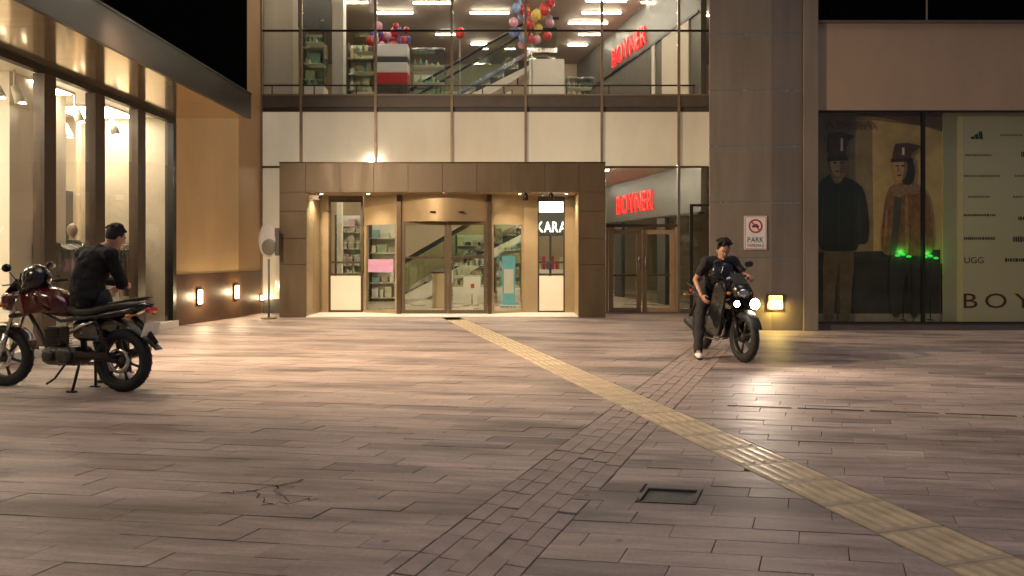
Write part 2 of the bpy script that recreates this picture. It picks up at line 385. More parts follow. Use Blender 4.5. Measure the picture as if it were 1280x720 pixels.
pieces = [(cy, 0, cx) for cy, cx, p in full if inframe(cx, cy)]+[(cy, 1, q) for cy, q in cut if inframe(q[0][0], cy)]
pieces.sort(key=lambda a: a[0]); near = pieces[:298]; lim = near[-1][0]; used = set(id(a) for a in near)
nearfull = set((a[0], a[2]) for a in near if a[1] == 0); nearcut = set(id(a[2]) for a in near if a[1] == 1)
rest = MB()
for cy, cx, p in full:
    dz = random.uniform(-.0022, .0022)
    if (cy, cx) in nearfull:
        o = bpy.data.objects.new('paving_stone', stone_meshes[random.randrange(4)]); COL.objects.link(o); o.parent = ground
        o.location = (cx, cy, dz); o.rotation_euler = (random.gauss(0,.0035), random.gauss(0,.002), 0)
    else: stone_mb(rest, p, dz)
for cy, q in cut:
    dz = random.uniform(-.002, .002)
    if id(q) in nearcut:
        b = MB(); stone_mb(b, q, dz); b.build('paving_stone', M['stone'], ground)
    else: stone_mb(rest, q, dz)
rest.build('far_paving_stones', M['stone'], ground, kind='stuff')
# diagonal band of small setts (pieces cut off where the tactile strip runs over it)
band = MB().add([(BA+BB*.2-BW*1.08,.2,-.046),(BA+BB*.2+BW*1.08,.2,-.046),(BA+BB*12.6+BW*1.08,12.6,-.046),(BA+BB*12.6-BW*1.08,12.6,-.046)], [(0,1,2,3)]).build('sett_band', M['mortar'], kind='structure', label='diagonal band of small grey setts crossing the plaza')
bd = Vector((BB, 1)).normalized(); bn = Vector((bd.y, -bd.x)); o0 = Vector((BA, 0))
settm = []
for i in range(4):
    b = MB(); q = .0024
    stone_mb(b, [(-.052+q,-.12+q),(.052-q,-.12+q+.002*i),(.052-q,.12-q),(-.052+q,.12-q-.002*i)], 0,   .002, .04); settm.append(b.mesh('sett', M['sett']))
(tl, _), (tr, _) = strip_edges(TA, TB, TW+.004); ns = 0; srest = MB()
ang = math.atan2(bd.x, bd.y)
for c in range(5):
    s = .9+random.uniform(0,.2)
    while s < 13.2:
        for _ in (0,):
            p = o0+bd*(s+.12)+bn*((c-2)*.104)
            poly = [tuple(o0+bd*(s+u)+bn*((c-2)*.104+v)) for u, v in ((.0045,-.0475),(.0045,.0475),(.2355,.0475),(.2355,-.0475))]
            L_ = tidy(clip(poly, tl, TB, -1)); R_ = tidy(clip(poly, tr, TB, 1)); dz = random.uniform(-.004,.002)
            whole = [q for q in (L_, R_) if len(q) > 2 and area(q) > .0218]
            if p.y < 3.0 or p.y > 12:
                for q in (L_, R_):
                    if len(q) > 2 and area(q) > .001: stone_mb(srest, q, dz, .002, .04)
            elif whole:
                o = bpy.data.objects.new('sett', settm[random.randrange(4)]); COL.objects.link(o); o.parent = band; o.location = (p.x,p.y,dz)
                o.rotation_euler = (random.gauss(0,.012), random.gauss(0,.012), -ang)
            else:
                for q in (L_, R_):
                    if len(q) > 2 and area(q) > .001:
                        b = MB(); stone_mb(b, q, dz, .002, .04); b.build('sett', M['sett'], band)
        s += .24
srest.build('far_setts', M['sett'], band, kind='stuff')
# tactile strip, one tile each
tact = MB().add([(TA+TB*1-.21,1,-.044),(TA+TB*1+.21,1,-.044),(TA+TB*15.6+.21,15.6,-.044),(TA+TB*15.6-.21,15.6,-.044)], [(0,1,2,3)]).build('tactile_path', M['mortar'], kind='structure', label='yellow tactile paving strip running to the entrance doors')
td = Vector((TB, 1)).normalized(); tang = -math.atan2(td.x, td.y)
b = MB(); stone_mb(b, [(-.197,-.197),(.197,-.197),(.197,.197),(-.197,.197)], .002, .003, .04)
tb = MB()
for i in range(5):
    x = -.158+i*.079
    tb.add([(x-.019,-.165,.002),(x+.019,-.165,.002),(x+.019,.165,.002),(x-.019,.165,.002),(x-.011,-.157,.0085),(x+.011,-.157,.0085),(x+.011,.157,.0085),(x-.011,.157,.0085)], [(4,5,6,7),(0,1,5,4),(1,2,6,5),(2,3,7,6),(3,0,4,7)])
bar_t = b.mesh('tactile_tile', M['tactile_shaded']); bar_b = tb.mesh('raised_bars', M['tactile'])
b = MB(); stone_mb(b, [(-.197,-.197),(.197,-.197),(.197,.197),(-.197,.197)], .002, .003, .04)
tb = MB()
for i in range(6):
    for j in range(6):
        x, y = -.1625+i*.065, -.1625+j*.065
        tb.add([(x+.017*math.cos(a*math.pi/3),y+.017*math.sin(a*math.pi/3),.002) for a in range(6)]+[(x+.010*math.cos(a*math.pi/3),y+.010*math.sin(a*math.pi/3),.0075) for a in range(6)], [(6,7,8,9,10,11)]+[(a,(a+1)%6,6+(a+1)%6,6+a) for a in range(6)])
dome_t = b.mesh('tactile_tile', M['tactile_shaded']); dome_b = tb.mesh('raised_domes', M['tactile'])
s = 1.25; i = 0
while s < 16.0:
    p = Vector((TA,0))+td*s
    if p.y > 15.75: break
    o = bpy.data.objects.new('tactile_tile', dome_t if 6.3 < p.y < 9.0 else bar_t); COL.objects.link(o); o.parent = tact
    o.location = (p.x, p.y, random.uniform(-.001,.001)); o.rotation_euler = (random.gauss(0,.002), random.gauss(0,.002), tang); s += .4
    rb0 = bpy.data.objects.new('raised_domes' if 6.3 < p.y < 9.0 else 'raised_bars', dome_b if 6.3 < p.y < 9.0 else bar_b); COL.objects.link(rb0); rb0.parent = o
# inspection cover
c = thing('inspection_cover', 'square metal inspection cover sunk in the paving beside the tactile strip', 'cover', (*xy(hu, hv), -.03))
hw, hl = .161, .126; SK4 = Matrix(((1,SKC,0,0),(-SKR,1,0,0),(0,0,1,0),(0,0,0,1)))
fr = MB()
for a in ((-hw,hw,-hl,-hl+.018),(-hw,hw,hl-.018,hl),(-hw,-hw+.018,-hl+.0185,hl-.0185),(hw-.018,hw,-hl+.0185,hl-.0185)): fr.box(*a, -.01, .033)
fr.xf(SK4).build('frame', M['iron'], c); MB().cbox(-hw+.022, hw-.022, -hl+.022, hl-.022, -.01, .022, .004).xf(SK4).build('lid', M['iron'], c)
for sx in (-1, 1): MB().cbox(sx*(hw-.012)-.011, sx*(hw-.012)+.011, -hl+.02, hl-.02, .0335, .0365, .001).xf(SK4).build('lifting_strip', M['iron'], c)
# slot drain across the right half of the plaza
dr = thing('slot_drain', 'line of dark drain slots let into the paving below the poster window', 'drain', (1.95, 6.72, 0), -math.atan(.19))
for i in range(11):
    MB().cbox(i*.6-.005, i*.6+.545, -.016, .016, -.01, .0042, .002).build('slot', M['dirt'], dr)
# broken corner: dirt filled cracks
ck = random.Random(3)
crk = MB()
def crack(pts, w0=.007):
    P = []
    for i in range(len(pts)-1):
        a, b_ = Vector(pts[i]), Vector(pts[i+1])
        for k in range(5):
            q = a.lerp(b_, k/5); P.append(q+Vector((ck.uniform(-.035,.035), ck.uniform(-.03,.03))))
    P.append(Vector(pts[-1])); vs = []
    for i, q in enumerate(P):
        t = (P[min(i+1,len(P)-1)]-P[max(0,i-1)]).normalized(); n_ = Vector((-t.y,t.x))*w0*ck.uniform(.35,1)
        vs += [(q.x-n_.x,q.y-n_.y,.0035),(q.x+n_.x,q.y+n_.y,.0035)]
    crk.add(vs, [(2*i,2*i+2,2*i+3,2*i+1) for i in range(len(P)-1)])
def gp(x, y): d = CH*F/(y-HZ); return (px(x,d), d)
crack([gp(280,617), gp(310,614), gp(345,607), gp(380,600)]); crack([gp(310,614), gp(322,624), gp(334,632), gp(362,628), gp(398,624)], .006); crack([gp(345,607), gp(352,618), gp(362,628)], .005)
crk.build('dirt_filled_crack', M['dirt'], ground)

# ================================================================== MAIN ENTRANCE BUILDING (glass front at d = 17.1)
D0 = 17.1; SX = lambda x: px(x, D0); SZ = lambda y: pz(y, D0)
mall = thing('mall_building', 'mall building with lit two storey glass front above the entrance', 'building', (-.6, D0, 0))
def part(mb, name, m, parent=mall, **k): return mb.build(name, M[m] if isinstance(m, str) else m, parent, world=True, **k)
XL, XR = SX(327), SX(892)
zc, zb0, zb1, zt, zm = SZ(209), SZ(140), SZ(134), SZ(118), SZ(39)
ztop = 9.2; ZG, ZC1, ZF2, ZC2 = .02, 3.52, zt-.03, 8.35
cols = [327, 377, 470, 565, 657, 752, 848, 890]
for a in cols[1:-1]:
    x = SX(a); part(MB().cbox(x-.028, x+.028, D0-.075, D0-.012, zc-.02, ztop, .004), 'mullion', 'mull')
for a in (cols[0], cols[-1]):
    x = SX(a); part(MB().cbox(x-.03, x+.03, D0-.07, D0+.03, 0, ztop, .004), 'mullion', 'mull')
for (z, h, m) in ((zc, .022, 'bronze_d'), (zm, .02, 'black')):
    part(MB().box(XL, XR, D0-.055, D0-.010, z-h, z+h), 'transom', m)
part(MB().box(XL, XR, D0-.045, D0+.20, zb1, zt), 'slab_edge', 'band')
part(MB().box(XL, XR, D0-.06, D0-.03, zt-.035, zt-.005), 'slab_edge_lip', 'mull')
for i in range(len(cols)-1):
    a, b_ = SX(cols[i])+.028, SX(cols[i+1])-.028
    part(MB().box(a, b_, D0-.004, D0+.004, zm+.02, ztop), 'glass_pane', 'glass')
    part(MB().box(a, b_, D0-.004, D0+.004, zt, zm-.02), 'glass_pane', 'glass')
    part(MB().box(a, b_, D0-.006, D0+.012, zc+.022, zb0), 'cream_panel', 'creamglow')
part(MB().box(XL, XR, D0+.02, D0+.06, zb0, zb1), 'shadow_gap', 'dgrey')
# side bits of ground floor glazing: cream panel left of the portal, glass bays on the right
part(MB().box(SX(327)+.028, SX(356), D0-.004, D0+.012, .32, zc-.022), 'cream_panel', 'creamglow')
part(MB().box(SX(327)+.028, SX(356), D0-.02, D0+.02, 0, .32), 'base_panel', 'dgrey')
# shell: floors, ceilings, back and side walls
YB = 27.5
part(MB().box(-9.5, 10.5, D0+.05, YB, -.2, ZG), 'ground_floor_slab', 'floor')
part(MB().box(-9.5, 10.5, D0+.21, YB, ZC1, ZF2), 'upper_floor_slab', 'ceil')
part(MB().box(-9.5, 10.5, D0-.02, YB, ZC2, ZC2+.3), 'upper_ceiling', 'ceil')
part(MB().box(-9.5, 10.5, YB, YB+.2, 0, ztop), 'back_wall', 'shoptan')
part(MB().box(-9.6, -9.4, D0+.1, YB, 0, ztop), 'side_wall', 'shopwall')
part(MB().box(10.4, 10.6, D0+.1, YB, 0, ztop), 'side_wall', 'shopwall')
# boutique wall running back into the building at an angle
wd = Vector((-.2, 1)).normalized(); w0 = Vector((4.50, 17.3))
def wp(d): return (4.50-.2*(d-17.3), d)
def slab2(d0, d1, z0, z1, m, name, t=.12, off=0):
    n = Vector((wd.y, -wd.x)); a = Vector(wp(d0))+n*off; b_ = Vector(wp(d1))+n*off
    part(MB().slab(a, b_, z0, z1, t), name, m)
slab2(17.4, YB-.02, 2.35, ZC1-.01, 'grey', 'boutique_fascia', .14)
slab2(17.5, YB-.02, 2.30, 2.345, 'black', 'fascia_trim', .15)
slab2(19.5, 20.0, ZG, 2.295, 'dgrey', 'boutique_pier', .12)
slab2(22.8, 23.4, ZG, 2.295, 'dgrey', 'boutique_pier', .12)
slab2(20.0, 22.8, ZG, 2.295, 'glassd', 'boutique_glass', .02)
slab2(17.5, 19.5, ZG, 2.295, 'glassd', 'boutique_glass', .02)
slab2(17.4, YB-.02, ZF2, ZC2-.01, 'grey', 'upper_boutique_wall', .14)
slab2(18.0, 19.6, ZF2+.02, 7.0, 'shopwall', 'upper_boutique_panel', .03, -.09)
slab2(20.1, 20.3, ZF2+.02, 7.0, 'white', 'upper_boutique_panel', .03, -.09)
slab2(17.5, YB-.04, 7.02, 7.08, 'black', 'fascia_trim', .03, -.09)
for z, d0_, d1_, lab in ((2.85, 23.07, 20.2, 'red lit BOYNER letters over the side doors, at street level'), (7.5, 23.5, 20.7, 'red lit BOYNER letters on the upper floor below the ceiling')):
    a = Vector(wp(d0_)); b_ = Vector(wp(d1_)); xd = (b_-a).normalized(); n = Vector((-wd.y, wd.x))
    sg = thing('shop_sign', lab, 'sign', (a.x, a.y, z-.29))
    letters('BOYNER', sg, frame_mtx((n.x*.09, n.y*.09, 0), (xd.x, xd.y, 0), (0,0,1)), (b_-a).length, .57, M['redsign'], ext=.03)
    MB().slab((n.x*.082,n.y*.082), (n.x*.082+xd.x*(b_-a).length, n.y*.082+xd.y*(b_-a).length), .05, .09, .02).build('mounting_rail', M['dgrey'], sg)
# ceiling tubes
def tube_light(x, y, z, l, rz=0, group='lit tubes under the upper ceiling', label='long lit tube light on the ceiling of the upper floor'):
    t = thing('tube_light', label, 'ceiling light', (x, y, z-.07), rz, group)
    MB().box(-l/2-.02, l/2+.02, -.045, .045, .035, .07).build('housing', M['white'], t)
    MB().cbox(-l/2, l/2, -.028, .028, 0, .034, .008).build('tube', M['tube'], t)
for (x, y, l) in ((541,5,48),(612,17,48),(493,17,46),(752,17,48),(758,2,50),(735,30,48),(737,44,26),(722,57,24),(827,4,50),(850,19,46),(833,33,48),(880,20,34),(560,44,30),(440,4,40),(600,56,22)):
    d = F*(ZC2-.07-CH)/(HZ-y); tube_light(px(x,d), d, ZC2, l*d/F)
for x in (-7.2, -5.0, -2.6, -.2, 1.8):
    for y in (18.9, 21.6, 24.4):
        tube_light(x, y, ZC1, 1.3, 0, 'lit tubes under the ground floor ceiling', 'added lit tube light on the ground floor ceiling close behind the doors')
for k in range(6): tube_light(-4.9+k*1.75, 17.75, ZC2, 1.2)  # row added above the view to light the upper floor from the front
for x in (-4.2,-2.9,-1.6,-.3,1.0,2.4,3.6): tube_light(x, 17.95, ZC1, .9, 0, 'lit tubes under the ground floor ceiling', 'added lit tube light on the ground floor ceiling close behind the doors')  # row added to brighten the space just behind the doors
# escalators
def escalator(x0, z0, x1, z1, y, label):
    t = thing('escalator', label, 'escalator', (x0, y, z0))
    L = x1-x0; Hh = z1-z0
    def rail(yy):
        bal = MB().add([(-.6,yy,.12),(0,yy,.12),(L,yy,Hh+.12),(L+.7,yy,Hh+.12),(L+.7,yy,Hh+.95),(L,yy,Hh+.95),(0,yy,.95),(-.6,yy,.95),
                  (-.6,yy+.015,.12),(0,yy+.015,.12),(L,yy+.015,Hh+.12),(L+.7,yy+.015,Hh+.12),(L+.7,yy+.015,Hh+.95),(L,yy+.015,Hh+.95),(0,yy+.015,.95),(-.6,yy+.015,.95)],
                 [(0,1,6,7),(1,2,5,6),(2,3,4,5),(8,15,14,9),(9,14,13,10),(10,13,12,11)])
        bal.build('balustrade', M['balus'], t)
        MB().tube([(-.68,yy+.008,.5),(-.62,yy+.008,.92),(0,yy+.008,1.0),(L,yy+.008,Hh+1.0),(L+.75,yy+.008,Hh+1.0)], .04, 8).build('handrail', M['black'], t)
        MB().add([(-.6,yy-.03,0),(0,yy-.03,0),(L,yy-.03,Hh),(L+.7,yy-.03,Hh),(L+.7,yy-.03,Hh+.13),(L,yy-.03,Hh+.13),(0,yy-.03,.13),(-.6,yy-.03,.13),
                  (-.6,yy+.05,0),(0,yy+.05,0),(L,yy+.05,Hh),(L+.7,yy+.05,Hh),(L+.7,yy+.05,Hh+.13),(L,yy+.05,Hh+.13),(0,yy+.05,.13),(-.6,yy+.05,.13)],
                 [(0,1,6,7),(1,2,5,6),(2,3,4,5),(15,14,9,8),(14,13,10,9),(13,12,11,10),(7,6,14,15),(6,5,13,14),(5,4,12,13),(0,7,15,8),(3,11,12,4)]).build('skirt', M['chrome'], t)
    rail(-.5); rail(.5)
    n = int(L/.38); st = MB()
    for i in range(n): st.box(i*L/n, (i+1)*L/n, -.44, .48, i*Hh/n-.25, i*Hh/n+.02)
    st.build('steps', M['alloy'], t)
    MB().add([(-.6,-.5,-.02),(.3,-.5,-.35),(L,-.5,Hh-.45),(L,-.5,Hh-.3),(0,-.5,-.01),(-.6,.55,-.02),(.3,.55,-.35),(L,.55,Hh-.45),(L,.55,Hh-.3),(0,.55,-.01)],
             [(0,1,2,3,4),(9,8,7,6,5),(1,0,5,6),(2,1,6,7),(3,2,7,8)]).build('truss', M['white'], t)
escalator(-3.1, ZF2+.02, .6, 7.15, 22.0, 'escalator with glass balustrades climbing across the upper floor')
escalator(-3.4, ZG+.02, .9, 2.55, 22.6, 'escalator behind the revolving entrance on the ground floor')
# ------------------------------------------------------------------ upper floor goods
def col_mat(n, c, r=.5): 
    if n not in M: M[n] = mat(n, c, r)
    return M[n]
part(MB().cbox(px(421,18.6), px(427,18.6), 18.6, 18.75, ZG, ZC1, .006), 'interior_column', 'white')
part(MB().cbox(px(415,20), px(429,20), 20, 20.35, ZF2, ZC2, .01), 'interior_column', 'white')
part(MB().cbox(px(330,19), px(366,19), 19, 19.5, ZF2, ZC2, .01), 'interior_column', 'shopwall')
def shelf_unit(x, y, z, w_, h, label, seed, cols_, group=None, rows=5):
    rr = random.Random(seed); t = thing('display_shelf', label, 'shelf', (x, y, z), 0, group)
    MB().box(-w_/2, w_/2, .28, .32, 0, h).build('back_panel', M['white'], t)
    for sx in (-1, 1): MB().box(sx*w_/2-.02, sx*w_/2+.02, -.05, .279, 0, h).build('side_panel', M['dgrey'], t)
    for k in range(rows):
        zz = .1+k*(h-.1)/rows; s_ = MB().box(-w_/2+.021, w_/2-.021, -.04, .278, zz-.02, zz).build('shelf_board', M['white'], t)
        xx = -w_/2+.06
        while xx < w_/2-.14:
            ww = rr.uniform(.10,.34); hh = rr.uniform(.3,.8)*(h-.1)/rows
            c_ = rr.choice(cols_); MB().cbox(xx, xx+ww*.85, 0, .2, zz+.001, zz+hh, .01).build('goods', col_mat(*c_), t); xx += ww+rr.uniform(.01,.06)
    return t
palA = [('goods_green',(.34,.40,.24)),('goods_cream',(.65,.60,.42)),('goods_white',(.75,.73,.68)),('goods_teal',(.22,.36,.34)),('goods_tan',(.46,.36,.22))]
palB = [('goods_red',(.45,.05,.04)),('goods_cream',(.65,.58,.36)),('goods_white',(.75,.73,.68)),('goods_violet',(.16,.08,.25))]
palC = [('goods_pink',(.62,.40,.45)),('goods_white',(.75,.73,.68)),('goods_cream',(.65,.60,.42)),('goods_tan',(.46,.36,.22)),('goods_dark',(.06,.05,.045))]
for i, (x0, x1, d, h, pal, lab) in enumerate((
    (379,405,19.6,2.2,palA,'shelf of green and cream goods beside the white column upstairs'),
    (435,468,21,2.3,palA,'dark framed shelf of green goods upstairs, next to the balloon display'),
    (515,545,24.5,2.3,palA,'pale green goods shelf upstairs, left of the escalator'),
    (548,640,26.6,2.2,palB,'long goods shelf against the back wall behind the upper escalator'),
    (600,652,25.5,1.5,palA,'low goods shelf upstairs, right of the escalator top'))):
    shelf_unit((px(x0,d)+px(x1,d))/2, d, ZF2+.02, px(x1,d)-px(x0,d), h, lab, i+1, pal)
def glass_case(x0, x1, d, z, h, label, seed, zb=.6):
    rr = random.Random(seed); wd_ = (px(x1,d)-px(x0,d)); t = thing('glass_case', label, 'display case', ((px(x0,d)+px(x1,d))/2, d, z))
    MB().cbox(-wd_/2, wd_/2, 0, .5, 0, zb, .01).build('base', M['white'], t)
    MB().box(-wd_/2+.01, wd_/2-.01, .01, .49, zb+.001, h).build('glass_box', M['balus'], t)
    MB().cbox(-wd_/2, wd_/2, 0, .5, h+.001, h+.05, .006).build('lid', M['chrome'], t)
    for k in range(3):
        zz = zb+.02+k*(h-zb)/3; s_ = MB().box(-wd_/2+.03, wd_/2-.03, .05, .45, zz, zz+.015).build('shelf', M['white'], t)
        for j in range(max(2, int(wd_/.16))):
            x = -wd_/2+.08+j*.16; r = rr.uniform(.03,.06); hh = rr.uniform(.08,.24)
            MB().lathe([(.001,0),(r,0),(r*1.1,hh*.5),(r*.5,hh*.8),(r*.55,hh),(.001,hh)], (x,.2,zz+.016), n=10).build('goods', col_mat(*rr.choice(palA+[('goods_bright',(.8,.72,.5))])), t)
glass_case(380, 404, 18.4, ZF2+.02, 2.1, 'glass case of bottles upstairs beside the bright end column', 1, .5)
glass_case(441, 468, 19.6, ZF2+.02, 2.2, 'tall glass case upstairs, just left of the striped promotion stand', 2)
glass_case(514, 556, 20.6, ZF2+.02, 2.0, 'wide greenish glass case upstairs, right of the striped promotion stand', 3)
glass_case(708, 742, 21.5, ZF2+.02, 1.4, 'low glass case upstairs beside the cream display box', 4)
glass_case(566, 606, 19.9, ZG, 1.25, 'glass counter with small goods behind the sliding doors', 5, .45)
glass_case(622, 650, 20.6, ZG, 1.9, 'tall lit glass case behind the blue roll-up standee', 6, .4)
glass_case(428, 450, 19.4, ZG, 2.0, 'glass case behind the left side light of the doors', 7, .8)
def balloons(x, y, z, spots, cols_, label, stand):
    t = thing('balloon_bunch', label, 'balloons', (x, y, z))
    for i, (a, b_, c_, r) in enumerate(spots):
        MB().ball((a,b_,c_), (r,r,r*1.15), 12, 8).build('balloon', col_mat(*cols_[i%len(cols_)]), t)
    MB().tube([(0,0,0),(0,0,spots[0][2])], .015, 8).build('stand_pole', M['chrome'], t)
    MB().lathe([(.001,0),(.2,0),(.2,.02),(.02,.03)], n=16).build('stand_base', M['chrome'], t)
bal = [('balloon_red',(.55,.05,.05),.25),('balloon_violet',(.17,.10,.42),.25),('balloon_pink',(.70,.32,.42),.25),('balloon_blue',(.30,.40,.68),.25),('balloon_yellow',(.75,.52,.12),.25)]
rb = random.Random(5)
def spots(n, w_, h, zc_, r0=.12): return [(rb.uniform(-w_,w_), rb.uniform(-.2,.2), zc_+rb.uniform(-h,h), rb.uniform(r0*.62,r0*1.05)) for _ in range(n)]
d = 19.2; balloons(px(487,d), d, ZF2+.02, spots(28,.48,.26,pz(48,d)-ZF2), [bal[0],bal[1],bal[0],bal[2]], 'bunch of red and violet balloons above the striped promotion stand', 1)
d = 19.4; balloons(px(665,d), d, ZF2+.02, spots(36,.50,.55,pz(28,d)-ZF2,.13), [bal[0],bal[2],bal[3],bal[0],bal[4]], 'tall bunch of pink, red, blue and yellow balloons upstairs', 1)
d = 21.2; t = thing('balloon', 'single red balloon floating left of the escalator upstairs', 'balloon', (px(575,d), d, ZF2+.02))
MB().ball((0,0,pz(42,d)-ZF2), (.14,.14,.17)).build('balloon_skin', col_mat(*bal[0]), t); MB().tube([(0,0,0),(0,0,pz(42,d)-ZF2-.16)], .006, 6).build('string', M['white'], t)
d = 18.9; t = thing('promotion_stand', 'white promotion stand with dark stripe and red base upstairs', 'stand', (px(490,d), d, ZF2+.02)); hw = .42
for (z0, z1, m, nm) in ((0,.62,'dgrey','plinth'),(.622,.90,'redprint','red_base'),(.902,1.16,'paper','panel'),(1.162,1.30,'dgrey','stripe'),(1.302,1.62,'paper','panel')):
    MB().cbox(-hw, hw, -.2, .2, z0, z1, .01).build(nm, M[m], t)
d = 19.8; t = thing('display_box', 'plain cream display box upstairs below the tall balloon bunch', 'box', (px(683,d), d, ZF2+.02))
MB().cbox(-.46, .46, -.25, .25, 0, 1.46, .012).build('case', M['white'], t); MB().lathe([(.02,1.462),(.16,1.48),(.18,1.56),(.05,1.60),(.001,1.60)], (-.1,-.05,0)).build('bowl', M['plinth'], t)
d = 18.2; t = thing('upper_railing', 'low dark handrail along the upper floor edge behind the glass', 'railing', (-.5, d-.5, ZF2+.02))
MB().tube([(-5.4,0,.35),(5.0,0,.35)], .02, 8).build('handrail', M['bronze_d'], t)
for i in range(11): MB().tube([(-5.2+i*1.0,0,0),(-5.2+i*1.0,0,.345)], .015, 8).build('baluster', M['bronze_d'], t)
d = 18.3; t = thing('hanging_banner', 'dark grey hanging panel by the left end of the upper floor', 'panel', (px(392,d), d, ZC2-1.1))
MB().slab((-.35,-.1), (.35,.25), -.35, .99, .05).build('board', M['dgrey'], t); MB().tube([(0,.08,.99),(0,.08,1.1)], .012, 6).build('hanger', M['black'], t)

# ================================================================== ENTRANCE PORTAL
DP = 15.9; pX = lambda x: px(x, DP); pZ = lambda y: pz(y, DP)
por = thing('entrance_portal', 'bronze panelled box portal framing the entrance doors', 'portal', (pX(553), DP, 0))
PL, PLi, PRi, PR = pX(349), pX(383), pX(723), pX(757); PT, PS = pZ(203), pZ(240)
DB = D0-.08
q = lambda mb, n, m, par=por: mb.build(n, M[m] if isinstance(m, str) else m, par, world=True)
q(MB().box(PL+.02, PLi-.02, DP+.03, DB, 0, PT-.02), 'core', 'bronze_d'); q(MB().box(PRi+.02, PR-.02, DP+.03, DB, 0, PT-.02), 'core', 'bronze_d'); q(MB().box(PLi-.02, PRi+.02, DP+.03, DB, PS+.02, PT-.02), 'core', 'bronze_d')
G = .004
hx = [349,382,425,467,510,553,596,639,681,724,757]
for a, b_ in zip(hx[:-1], hx[1:]): q(MB().cbox(pX(a)+G, pX(b_)-G, DP, DP+.029, PS, PT, .003), 'header_panel', 'bronze')
for (a, b_) in ((PL, PLi), (PRi, PR)):
    zz = [0, pZ(331), pZ(298), pZ(264), PS-.0]
    for z0, z1 in zip(zz[:-1], zz[1:]): q(MB().cbox(a+G, b_-G, DP, DP+.029, z0+G, z1-G, .003), 'leg_panel', 'bronze')
for (xx, s_) in ((PLi, 1), (PRi, -1)):
    ys = [DP+.03, DP+.6, DB]
    for y0, y1 in zip(ys[:-1], ys[1:]): q(MB().cbox(xx-.019*s_, xx+.001*s_, y0+G, y1-G, 0, PS-.004, .003), 'inner_panel', 'gold')
for a, b_ in zip(hx[1:-2], hx[2:-1]): q(MB().cbox(pX(a)+G, pX(b_)-G, DP+.03, DB, PS-.0, PS+.019, .003), 'soffit_panel', 'gold')
for (xx, s_) in ((PL, -1), (PR, 1)):
    ys = [DP+.03, DP+.6, DB]
    for y0, y1 in zip(ys[:-1], ys[1:]): q(MB().cbox(xx-.019*s_*-1*0-.0, xx+.019*s_*-1, y0+G, y1-G, 0, PT-.021, .003), 'side_panel', 'bronze')
q(MB().box(PL, PR, DP, DB, PT-.019, PT+.012), 'top_flashing', 'bronze_d')
# recessed downlights in the portal soffit (the glow on the reveals and threshold)
for x in (395, 455, 555, 650, 710):
    t = thing('recessed_downlight', 'small lit downlight recessed in the portal soffit', 'downlight', (pX(x), 16.35, PS-.012), 0, 'downlights in the portal soffit')
    MB().lathe([(.075,.011),(.075,0),(.055,0),(.05,.008)], n=20).build('bezel', M['chrome'], t); MB().lathe([(.001,.006),(.05,.006)], n=20).build('lamp', M['spot'], t)
    l = bpy.data.lights.new('downlight_lamp', 'SPOT'); l.energy = 44; l.color = (1,.82,.58); l.spot_size = R(120); l.spot_blend = .6; l.shadow_soft_size = .05
    lo = bpy.data.objects.new('downlight_lamp', l); COL.objects.link(lo); lo.parent = t; lo.location = (0,0,-.005)
# surface fixtures under the header
for i, (x, lab, lit) in enumerate(((657, 'black cylinder spotlight under the portal header, glowing at its mouth', 1), (689, 'unlit black cylinder spotlight under the portal header', 0))):
    d = 16.05; t = thing('cylinder_spotlight', lab, 'spotlight', (px(x,d), d, PS-.17))
    MB().lathe([(.0,.165),(.02,.165),(.055,.12),(.06,.0),(.045,.0),(.04,.03),(.001,.03)], n=18).build('can', M['black'], t); MB().tube([(0,0,.16),(0,0,.172)], .02).build('stem', M['black'], t)
    if lit: MB().lathe([(.001,.012),(.038,.012)], n=16).build('lamp', M['spot'], t)
d = 16.1; t = thing('security_camera', 'white dome headed security camera in the left corner of the portal', 'camera', (px(393,d), d, PS-.17))
MB().tube([(0,0,.16),(0,0,.1)], .018).build('bracket', M['grey'], t); MB().tube([(-.10,0,.08),(.12,-.06,.06)], [.045,.055], 12).build('body', M['white'], t); MB().tube([(.121,-.06,.06),(.14,-.066,.058)], .03, 12).build('lens', M['blkpaint'], t)
q(MB().box(PLi, PRi, DP-.02, DB+.2, .0055, .022), 'threshold', 'white')

# ------------------------------------------------------------------ entrance door set
DD = D0-.05
ent = thing('entrance_doors', 'bronze framed entrance doors with curved header inside the portal', 'doors', (px(555,16.7), 16.6, 0))
e = lambda mb, n, m: mb.build(n, M[m] if isinstance(m, str) else m, ent, world=True)
def leaf(p0, p1, z0, z1, fw, bars=(), panel=None, fm='bronze_d', name='door_leaf', gm='glassd'):
    p0 = Vector(p0); p1 = Vector(p1); dd = (p1-p0).normalized(); A = p0+dd*fw; B = p1-dd*fw
    fr_ = MB().slab(p0, A, z0, z1, .06).slab(B, p1, z0, z1, .06).slab(A, B, z1-fw, z1, .058).slab(A, B, z0, z0+fw, .058)
    f_ = e(fr_, name, fm)
    g_ = MB().slab(A, B, (panel or z0+fw), z1-fw, .012).build('glass_pane', M[gm], f_, world=True)
    for b_ in bars: MB().slab(A, B, b_-.022, b_+.022, .05).build('push_bar', M['bronze_d'], f_, world=True)
    if panel: MB().slab(A, B, z0+fw, panel, .04).build('kick_panel', M['shopwall'], f_, world=True)
    return f_
zt_ = pz(250, DD)
X = lambda x: px(x, DD)
leaf((X(411),DD), (X(454),DD), .02, zt_, .05, (pz(328,DD), pz(343,DD)), pz(345,DD), name='side_light')
leaf((X(672),DD), (X(706),DD), .02, zt_, .035, (pz(328,DD), pz(343,DD)), pz(345,DD), name='side_light')
